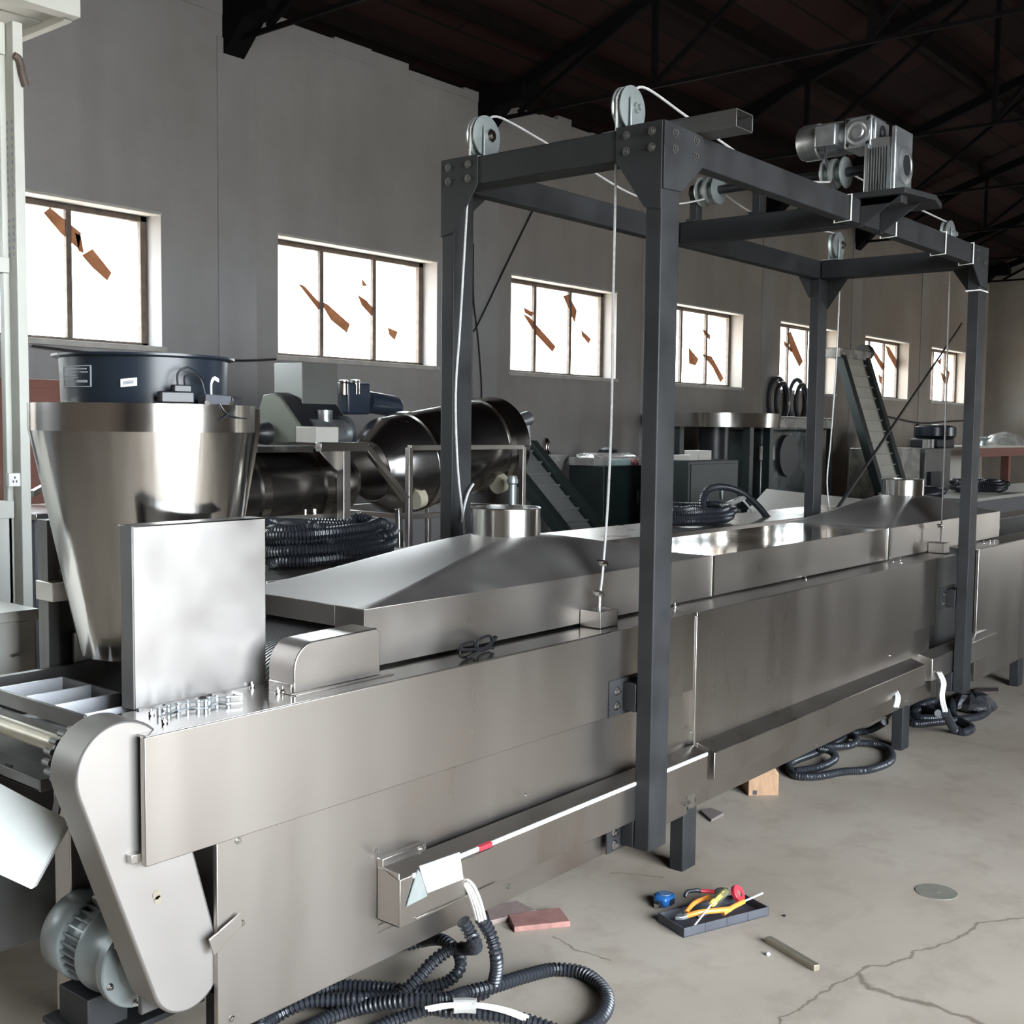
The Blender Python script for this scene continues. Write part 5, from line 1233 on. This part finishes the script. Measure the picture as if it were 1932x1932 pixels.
bxa, bxb = (1.604, 3.2, 1.067), (1.711, 3.2, 1.071)
wx = thing('white_metal_box', 'cream enamelled metal box at the left edge in front of the cabin', 'box', (1.45, 3.4, 0))
zb_ = (1.656, 3.2, 1.009)[2]
MB().box(0.9, bxb[0], 3.20, 3.75, 0.60, zb_-0.03).build('box_body', 'cream_box', wx, 0.006)
MB().box(0.9, bxb[0]+0.006, 3.19, 3.75, zb_-0.03, zb_).build('box_lid', 'cream_box', wx, 0.003)
for x in (1.0, bxb[0]-0.06): MB().box(x, x+0.05, 3.24, 3.29, 0, 0.61).build('leg', 'beige', wx)
lt = MB(); c = Vector((1.642, 3.19, 0.884)); lt.bar(c+Vector((-0.02, -0.006, 0)), c+Vector((0.02, -0.006, 0.004)), 0.012, 0.008); lt.build('box_latch', 'bright', wx)
# far roof strut: thin black rod slanting down to the far hood
rd = MB().bar((7.28, 3.2, 1.034), (18.587, 6.2, 3.265), 0.018, 0.018).build('guy_rod', 'black', None)
tag(rd, 'thin black rod slanting up from the far hood across the last windows', 'rod')

# ================================================================ ON THE FLOOR
def hose(name, pts, r, label, group, rib=0.13, pitch=0.014, cat='hose'):
    t = thing(name, label, cat, (pts[0][0], pts[0][1], 0.0), group)
    MB().tube(pts, r, 10, 8, rib=rib, pitch=pitch).build('ribbed_tube', 'hose', t)
    return t
HG = 'ribbed hoses by the first heating channel'
HR = 0.0165
# hose 1: hangs from the channel, drops to the floor and doubles back under the machine
w1 = [(2.241, 1.93, 0.265), (2.266, 1.92, 0.217), (2.267, 1.9, 0.168), (2.296, 1.923, 0.1), (2.306, 1.951, 0.045), (2.255, 1.969, 0.035), (2.213, 2.03, 0.025), (2.165, 2.158, 0.025), (2.128, 2.244, 0.02), (2.068, 2.313, 0.02), (1.988, 2.333, 0.02), (1.886, 2.334, 0.02), (1.791, 2.279, 0.02), (1.779, 2.121, 0.02), (1.88, 2.004, 0.02)]
H1 = hose('ribbed_hose', w1, HR, 'front black ribbed hose hanging straight down from the white wires of the channel', HG)
# hose 2: second tail, arches and runs left
w2 = [(2.192, 1.95, 0.268), (2.211, 1.94, 0.23), (2.209, 1.92, 0.203), (2.302, 2.035, 0.13), (2.291, 2.08, 0.12), (2.235, 2.1, 0.095), (2.186, 2.112, 0.06), (2.126, 2.133, 0.03), (2.035, 2.15, 0.055), (1.991, 2.204, 0.05), (1.936, 2.265, 0.045), (1.863, 2.305, 0.02), (1.75, 2.269, 0.02)]
H2 = hose('ribbed_hose', w2, HR, 'black ribbed hose arching over the pile, with an open stub end under the channel', HG)
# hose 3: the big loop to the right and the runs along the bottom edge
w3 = [(1.835, 2.188, 0.02), (1.924, 2.198, 0.02), (2.001, 2.176, 0.025), (2.041, 2.1, 0.055), (2.075, 2.026, 0.075), (2.137, 1.959, 0.075), (2.219, 1.961, 0.06), (2.297, 1.94, 0.055), (2.426, 1.929, 0.04), (2.542, 1.914, 0.022), (2.581, 1.846, 0.02), (2.548, 1.756, 0.02), (2.481, 1.689, 0.02), (2.372, 1.655, 0.02), (2.222, 1.68, 0.02)]
H3 = hose('ribbed_hose', w3, HR*1.05, 'black ribbed hose making the wide loop on the floor at the right of the pile', HG)
w4 = [(2.385, 2.339, 0.02), (2.418, 2.306, 0.03), (2.36, 2.192, 0.09), (2.341, 2.129, 0.1), (2.324, 2.078, 0.085), (2.3, 2.06, 0.06), (2.275, 2.084, 0.03), (2.217, 2.113, 0.02), (2.146, 2.123, 0.02)]
H4 = hose('ribbed_hose', w4, HR*0.95, 'black ribbed hose curling in a short hook from under the machine', HG)
w5 = [(1.974, 2.066, 0.02), (2.056, 2.049, 0.025), (2.111, 1.992, 0.05), (2.122, 1.928, 0.06), (2.179, 1.834, 0.06), (2.225, 1.768, 0.05), (2.267, 1.697, 0.03)]
H5 = hose('ribbed_hose', w5, HR*1.0, 'black ribbed hose along the bottom edge with bared white wires', HG)
def wires(parent, pts, spread, n, m='cable_white', r=0.0042):
    P = [Vector(p) for p in pts]
    for k in range(n):
        off = (k-(n-1)/2)*spread
        q = [p+Vector((0.63*off, -0.77*off, 0.4*off*((k % 2)*2-1))) for p in P]
        MB().tube(q, r, 6, 6).build('white_wire', m, parent)
wires(H1, [(2.184, 1.955, 0.379), (2.189, 1.93, 0.368), (2.206, 1.92, 0.326), (2.235, 1.925, 0.261)], 0.0075, 4)
wires(H5, [(2.058, 1.942, 0.085), (2.092, 1.901, 0.095), (2.14, 1.854, 0.092), (2.175, 1.797, 0.085), (2.202, 1.749, 0.07)], 0.007, 4)
MB().tube([(2.106, 1.905, 0.088), (2.126, 1.887, 0.088), (2.144, 1.861, 0.088)], 0.019, 10, 4).build('clear_tape', 'wrap', H5)

# hoses under the second section and by the far post
G2 = 'black hoses on the floor under the second section'
w6 = [(5.544, 2.148, 0.12), (5.618, 2.203, 0.08), (5.668, 2.277, 0.03), (5.589, 2.328, 0.02), (5.381, 2.322, 0.02), (5.133, 2.319, 0.02), (4.887, 2.331, 0.02), (4.732, 2.235, 0.02), (4.773, 2.153, 0.02), (4.921, 2.094, 0.02), (5.033, 2.016, 0.02), (5.232, 1.995, 0.02), (5.414, 2.072, 0.02), (5.467, 2.168, 0.02), (5.425, 2.245, 0.02)]
H6 = hose('floor_hose', w6, 0.017, 'black hose making the big open loop beside the leg under the second section', G2, 0.06, 0.010)
w7 = [(4.784, 2.26, 0.02), (4.911, 2.204, 0.02), (5.057, 2.192, 0.03), (5.113, 2.236, 0.045), (5.126, 2.303, 0.045), (5.195, 2.267, 0.045), (5.282, 2.212, 0.045), (5.395, 2.228, 0.045), (5.505, 2.306, 0.03), (5.411, 2.362, 0.02), (5.04, 2.356, 0.02)]
H7 = hose('floor_hose', w7, 0.017, 'black hose bunched in small coils inside the loop under the second section', G2, 0.06, 0.010)
wires(H6, [(5.16, 1.96, 0.371), (5.123, 1.93, 0.346), (5.101, 1.93, 0.306)], 0.012, 2, 'cable_white', 0.007)
wires(H6, [(5.599, 2.147, 0.15), (5.56, 2.15, 0.13), (5.551, 2.167, 0.11)], 0.012, 2, 'cable_white', 0.007)
G3 = 'black hoses by the far front gantry post'
w8 = [(5.727, 1.917, 0.17), (5.882, 1.951, 0.1), (6.007, 1.956, 0.02), (6.01, 1.906, 0.02), (6.128, 1.917, 0.02), (6.297, 2.061, 0.02), (6.5, 2.139, 0.05), (6.789, 2.197, 0.03), (6.918, 2.117, 0.02), (6.71, 1.999, 0.02), (6.468, 1.959, 0.02), (6.32, 1.984, 0.02), (6.123, 2.086, 0.02), (6.003, 2.169, 0.02), (6.154, 2.254, 0.02), (6.37, 2.276, 0.03), (6.517, 2.239, 0.04)]
H8 = hose('floor_hose', w8, 0.021, 'black hose winding round the foot of the far front gantry post', G3, 0.05, 0.012)
wires(H8, [(5.654, 1.93, 0.379), (5.691, 1.92, 0.322), (5.675, 1.92, 0.258), (5.729, 1.92, 0.174)], 0.014, 2, 'cable_white', 0.007)
w9 = [(6.212, 2.218, 0.03), (6.309, 2.167, 0.05), (6.221, 2.079, 0.06), (6.155, 2.084, 0.04), (6.065, 2.15, 0.04), (6.111, 2.218, 0.04), (6.223, 2.208, 0.05), (6.104, 2.081, 0.07)]
H9 = hose('floor_hose', w9, 0.021, 'black hose coiled flat left of the far front gantry post', G3, 0.05, 0.012)
bgc = (6.56, 2.047, 0)
bag = MB().lathe((bgc[0], bgc[1], 0.012), (0, 0, 1), [(0, 0.08), (0.02, 0.12), (0.05, 0.11), (0.09, 0.07), (0.10, 0.0)], 20)
bag.v = [tuple(Vector(v)+Vector((R_.uniform(-.012, .012), R_.uniform(-.012, .012), R_.uniform(-.008, .008) if v[2] > 0.03 else 0))) for v in bag.v]
tag(bag.build('plastic_bag', 'bag', None, 0, 20), 'crumpled dark plastic bag on the floor inside the hose loop by the far front post', 'bag')

# wooden block
wk = MB(); o = Vector((4.378, 2.278, 0)); ux = Vector((4.47, 2.184, 0))-o; L = ux.length; ux.normalize(); uy = Vector((-ux.y, ux.x, 0))
uy = uy if uy.y > 0 else -uy
def wpt(a, b, z): p = o+ux*a+uy*b; return (p.x, p.y, z)
wk.prism([wpt(0, 0, 0), wpt(L, 0, 0), wpt(L, 0, 0.095), wpt(L*0.86, 0, 0.12), wpt(L*0.72, 0, 0.115), wpt(0, 0, 0.085)], uy*0.10)
wbk = wk.build('wooden_block', 'wood', None, 0.003)
tag(wbk, 'raw wooden block on the floor under the second machine section', 'block')
mk_ = MB(); mk_.prism([wpt(L*0.14, -0.0015, 0.006), wpt(L*0.28, -0.0015, 0.006), wpt(L*0.28, -0.0015, 0.024), wpt(L*0.14, -0.0015, 0.024)], uy*0.002)
mo_ = mk_.build('black_stamp', 'black', None); mo_.parent = wbk; mo_.location = Vector(mo_.location)-Vector(wbk.location)

# tiles / thin bricks
def slab(name, corners, t, label, m='brick', group=None, z0=0.0):
    P = [Vector((c[0], c[1], z0)) for c in corners]
    return tag(MB().prism(P, (0, 0, t)).build(name, m, None, 0.002), label, 'tile', group)
slab('tile_piece', [(2.692, 2.184, 0.014), (2.839, 2.078, 0.014), (2.901, 2.166, 0.014), (2.748, 2.256, 0.014)], 0.018, 'reddish thin tile on the floor, nearer the hoses', 'brick', 'loose tiles on the floor')
slab('tile_piece', [(2.682, 2.272, 0.014), (2.837, 2.215, 0.014), (2.856, 2.307, 0.014), (2.75, 2.353, 0.014)], 0.016, 'grey-brown thin tile half hidden behind the reddish tile', mat('grey_brown_tile', (0.22, 0.165, 0.145), 0.8, 0, 0.15, 30), 'loose tiles on the floor')
slab('tile_piece', [(3.981, 2.23, 0.01), (4.088, 2.233, 0.01), (4.109, 2.308, 0.01), (4.048, 2.318, 0.01)], 0.012, 'small dark tile fragment beside the leg by the near gantry post', mat('dark_tile', (0.15, 0.12, 0.11), 0.8), 'loose tiles on the floor')
slab('floor_plank', [(7.112, 2.215, 0.01), (7.214, 2.104, 0.01), (7.109, 2.073, 0.01), (6.995, 2.178, 0.01)], 0.02, 'dark flat strip on the floor at the far right under the machine', mat('dark_plank', (0.06, 0.045, 0.04), 0.8))

# worn disc set in the floor
dc = (3.872, 1.303, 0); d_e = (3.909, 1.253, 0)
tag(MB().lathe((dc[0], dc[1], 0.0), (0, 0, 1), [(0.0005, 0.0), (0.0005, 0.069), (0.002, 0.068), (0.002, 0.012), (0.0028, 0.011), (0.0028, 0.0)], 48).build('cutting_disc', 'patch', None), 'flat worn round disc lying on the floor at the right', 'disc')
# steel square bar and pebble
sb_ = MB(); a, b_ = Vector((3.146, 1.558, 0.009)), Vector((3.066, 1.363, 0.009)); sb_.bar(a, b_, 0.022, 0.018)
bar_o = sb_.build('steel_bar', 'roller', None, 0.001); tag(bar_o, 'short square steel bar on the floor right of the tool tray', 'bar')
pe = Vector((3.064, 1.516, 0.004)); tag(MB().lathe((pe.x, pe.y, 0), (0, 0, 1), [(0, 0.005), (0.004, 0.008), (0.008, 0.006), (0.010, 0)], 10).build('pebble', 'stone', None), 'tiny pale pebble beside the square steel bar', 'pebble')
tag(MB().lathe(((3.351, 1.605, 0)[0], (3.351, 1.605, 0)[1], 0), (0, 0, 1), [(0, 0.004), (0.004, 0.005), (0.007, 0)], 8).build('pebble', 'black', None), 'tiny dark crumb on the floor right of the tool tray', 'pebble')

# tool tray
tA, tB, tC = Vector((3.001, 1.767, 0)), Vector((3.321, 1.645, 0)), Vector((3.038, 1.893, 0))
ex_ = (tB-tA); TL = ex_.length; ex_.normalize(); ey_ = (tC-tA); ey_ -= ex_*ey_.dot(ex_); TW = ey_.length; ey_.normalize()
def tp(a, b, z): return tA+ex_*a+ey_*b+Vector((0, 0, z))
def tbox(mb, a0, a1, b0, b1, z0, z1): return mb.prism([tp(a0, b0, z0), tp(a1, b0, z0), tp(a1, b1, z0), tp(a0, b1, z0)], (0, 0, z1-z0))
tr_ = MB(); H = 0.030; w = 0.004
tbox(tr_, 0, TL, 0, TW, 0, 0.004); tbox(tr_, 0, TL, 0, w, 0, H); tbox(tr_, 0, TL, TW-w, TW, 0, H); tbox(tr_, 0, w, 0, TW, 0, H); tbox(tr_, TL-w, TL, 0, TW, 0, H)
for k in range(1, 4): tbox(tr_, TL*k/4-0.002, TL*k/4+0.002, -0.0015, 0, 0.0, H)
tray = tr_.build('tool_tray', 'tray', None, 0.001); tag(tray, 'shallow dark plastic tray full of hand tools on the floor', 'tray')
# tools in the tray (a = along the long side from the near-left corner, b = across, z = height)
def tool(name, label, cat): 
    c = tp(TL*0.4, TW*0.5, 0.02); return thing(name, label, cat, c)
def tt(parent, pts, r, m, name, n=10): return MB().tube([tp(*p) for p in pts], r, n, 6).build(name, m, parent)
s = TL
p1 = tool('pliers', 'orange-handled pliers with the jaws towards the left end of the tray', 'pliers')
tt(p1, [(s*0.17, TW*0.45, 0.036), (s*0.28, TW*0.32, 0.046), (s*0.45, TW*0.22, 0.045), (s*0.60, TW*0.20, 0.040)], 0.0085, 'orange', 'handle')
tt(p1, [(s*0.19, TW*0.55, 0.040), (s*0.32, TW*0.72, 0.050), (s*0.44, TW*0.80, 0.052), (s*0.56, TW*0.86, 0.052)], 0.0075, 'orange', 'handle')
b = MB(); b.prism([tp(s*0.20, TW*0.40, 0.028), tp(s*0.20, TW*0.62, 0.028), tp(s*0.10, TW*0.60, 0.028), tp(s*0.04, TW*0.48, 0.028), tp(s*0.10, TW*0.38, 0.028)], (0, 0, 0.013)); b.build('jaw', 'cast', p1, 0.003)
MB().cyl(tp(s*0.16, TW*0.50, 0.030), tp(s*0.16, TW*0.50, 0.045), 0.008, n=16).build('pivot', 'dark_steel', p1)
p2 = tool('cutters', 'cutters with red and black handles at the far side of the tray', 'cutters')
tt(p2, [(s*0.36, TW*1.16, 0.050), (s*0.40, TW*1.20, 0.062), (s*0.50, TW*1.20, 0.060), (s*0.545, TW*1.15, 0.058)], 0.0068, 'black', 'grip')
tt(p2, [(s*0.545, TW*1.15, 0.058), (s*0.60, TW*1.08, 0.056), (s*0.66, TW*1.0, 0.054)], 0.0066, 'red', 'handle')
tt(p2, [(s*0.66, TW*1.0, 0.052), (s*0.74, TW*1.05, 0.055), (s*0.82, TW*1.0, 0.050)], 0.006, 'black', 'grip')
b = MB(); b.prism([tp(s*0.62, TW*0.82, 0.046), tp(s*0.70, TW*0.98, 0.046), tp(s*0.80, TW*1.04, 0.046), tp(s*0.72, TW*0.88, 0.046)], (0, 0, 0.004)); b.build('blade', 'bright', p2)
p3 = tool('screwdriver', 'yellow and olive screwdriver lying on top of the tools in the tray', 'screwdriver')
MB().lathe(tp(s*0.42, TW*0.34, 0.062), tp(s*0.75, TW*0.72, 0.075)-tp(s*0.42, TW*0.34, 0.062), [(0.0, 0.006), (0.003, 0.010), (0.012, 0.0115), (0.045, 0.012), (0.075, 0.014), (0.095, 0.013), (0.102, 0.008), (0.104, 0.0)], 20).build('handle', 'olive', p3)
MB().lathe(tp(s*0.42, TW*0.34, 0.062), tp(s*0.75, TW*0.72, 0.075)-tp(s*0.42, TW*0.34, 0.062), [(-0.004, 0.0), (-0.004, 0.007), (0.0, 0.0105), (0.012, 0.0118), (0.016, 0.0118), (0.016, 0.0)], 20).build('collar', 'yellow', p3)
hd_ = (tp(s*0.75, TW*0.72, 0.075)-tp(s*0.42, TW*0.34, 0.062)).normalized(); sd = hd_.cross(Vector((0, 0, 1))).normalized(); ud = sd.cross(hd_)
for a0, a1 in ((0.016, 0.055), (0.062, 0.085)):
    for (sw, uw) in ((0.5, 0.86), (0.86, 0.4)):
        c0 = tp(s*0.42, TW*0.34, 0.062)+hd_*a0+(sd*sw+ud*uw)*0.0098; c1 = c0+hd_*(a1-a0); MB().tube([c0, c0.lerp(c1, 0.5)+ud*0.001, c1], 0.0036, 8, 4).build('grip_inlay', 'yellow', p3)
MB().cyl(tp(s*0.42, TW*0.34, 0.062), tp(s*0.13, TW*0.05, 0.026), 0.003, n=10).build('shank', 'shank', p3)
p4 = tool('screwdriver', 'orange-handled screwdriver with a long bright shank poking past the tray end', 'screwdriver')
tt(p4, [(s*0.50, TW*0.16, 0.034), (s*0.62, TW*0.22, 0.042), (s*0.80, TW*0.32, 0.046)], 0.0078, 'orange', 'handle')
tt(p4, [(s*0.80, TW*0.32, 0.046), (s*0.95, TW*0.38, 0.048), (s*1.08, TW*0.46, 0.048)], 0.0032, 'shank', 'shank', 8)
p5 = tool('tape_roll', 'red plastic reel standing in the far right corner of the tray', 'reel')
rc_ = tp(s*0.86, TW*0.72, 0.048); ax_ = (ex_*0.35-ey_*0.75+Vector((0, 0, 0.55))).normalized()
MB().lathe(rc_, ax_, [(-0.008, 0.012), (-0.008, 0.026), (-0.006, 0.028), (0.006, 0.028), (0.008, 0.026), (0.008, 0.012)], 36, True).build('reel', 'red', p5)
MB().lathe(rc_, ax_, [(-0.006, 0.0), (-0.006, 0.0125), (0.004, 0.0125), (0.004, 0.0)], 20).build('reel_core', 'roller', p5)
p6 = tool('black_tool', 'black tools half hidden under the orange pliers in the tray', 'tool')
tt(p6, [(s*0.30, TW*0.50, 0.024), (s*0.42, TW*0.48, 0.030), (s*0.56, TW*0.55, 0.034)], 0.009, 'tray', 'handle')
tt(p6, [(s*0.56, TW*0.55, 0.034), (s*0.66, TW*0.6, 0.034)], 0.004, 'dark_steel', 'shaft')
# tape measure
tm = thing('tape_measure', 'blue tape measure lying flat on the floor behind the tool tray', 'tape measure', (3.179, 1.948, 0))
c = Vector(tm.location)
b = MB(); n = 28; prof = []
b.prism([(c.x-0.036, c.y-0.026, 0.001), (c.x+0.020, c.y-0.032, 0.001), (c.x+0.034, c.y-0.020, 0.001), (c.x+0.036, c.y+0.012, 0.001), (c.x+0.018, c.y+0.032, 0.001), (c.x-0.012, c.y+0.034, 0.001), (c.x-0.034, c.y+0.018, 0.001)], (0, 0, 0.034))
b.build('case', 'blue', tm, 0.010, 35, 4) if False else b.build('case', 'blue', tm, 0.010)
MB().cyl((c.x+0.002, c.y, 0.034), (c.x+0.002, c.y, 0.0375), 0.022, 0.020, 32).build('dial', mat('pale_blue_plate', (0.10, 0.16, 0.28), 0.35), tm)
MB().box(c.x-0.012, c.x+0.012, c.y-0.0325, c.y-0.028, 0.006, 0.026).build('lock_button', 'black', tm, 0.002)
MB().box(c.x-0.048, c.x-0.034, c.y-0.012, c.y+0.010, 0.003, 0.020).build('tape_mouth', 'black', tm, 0.002)
MB().box(c.x-0.050, c.x-0.047, c.y-0.010, c.y+0.008, 0.002, 0.016).build('tape_hook', 'bright', tm)
MB().box(c.x+0.034, c.x+0.050, c.y-0.014, c.y+0.006, 0.001, 0.010).build('wrist_strap', 'black', tm, 0.002)
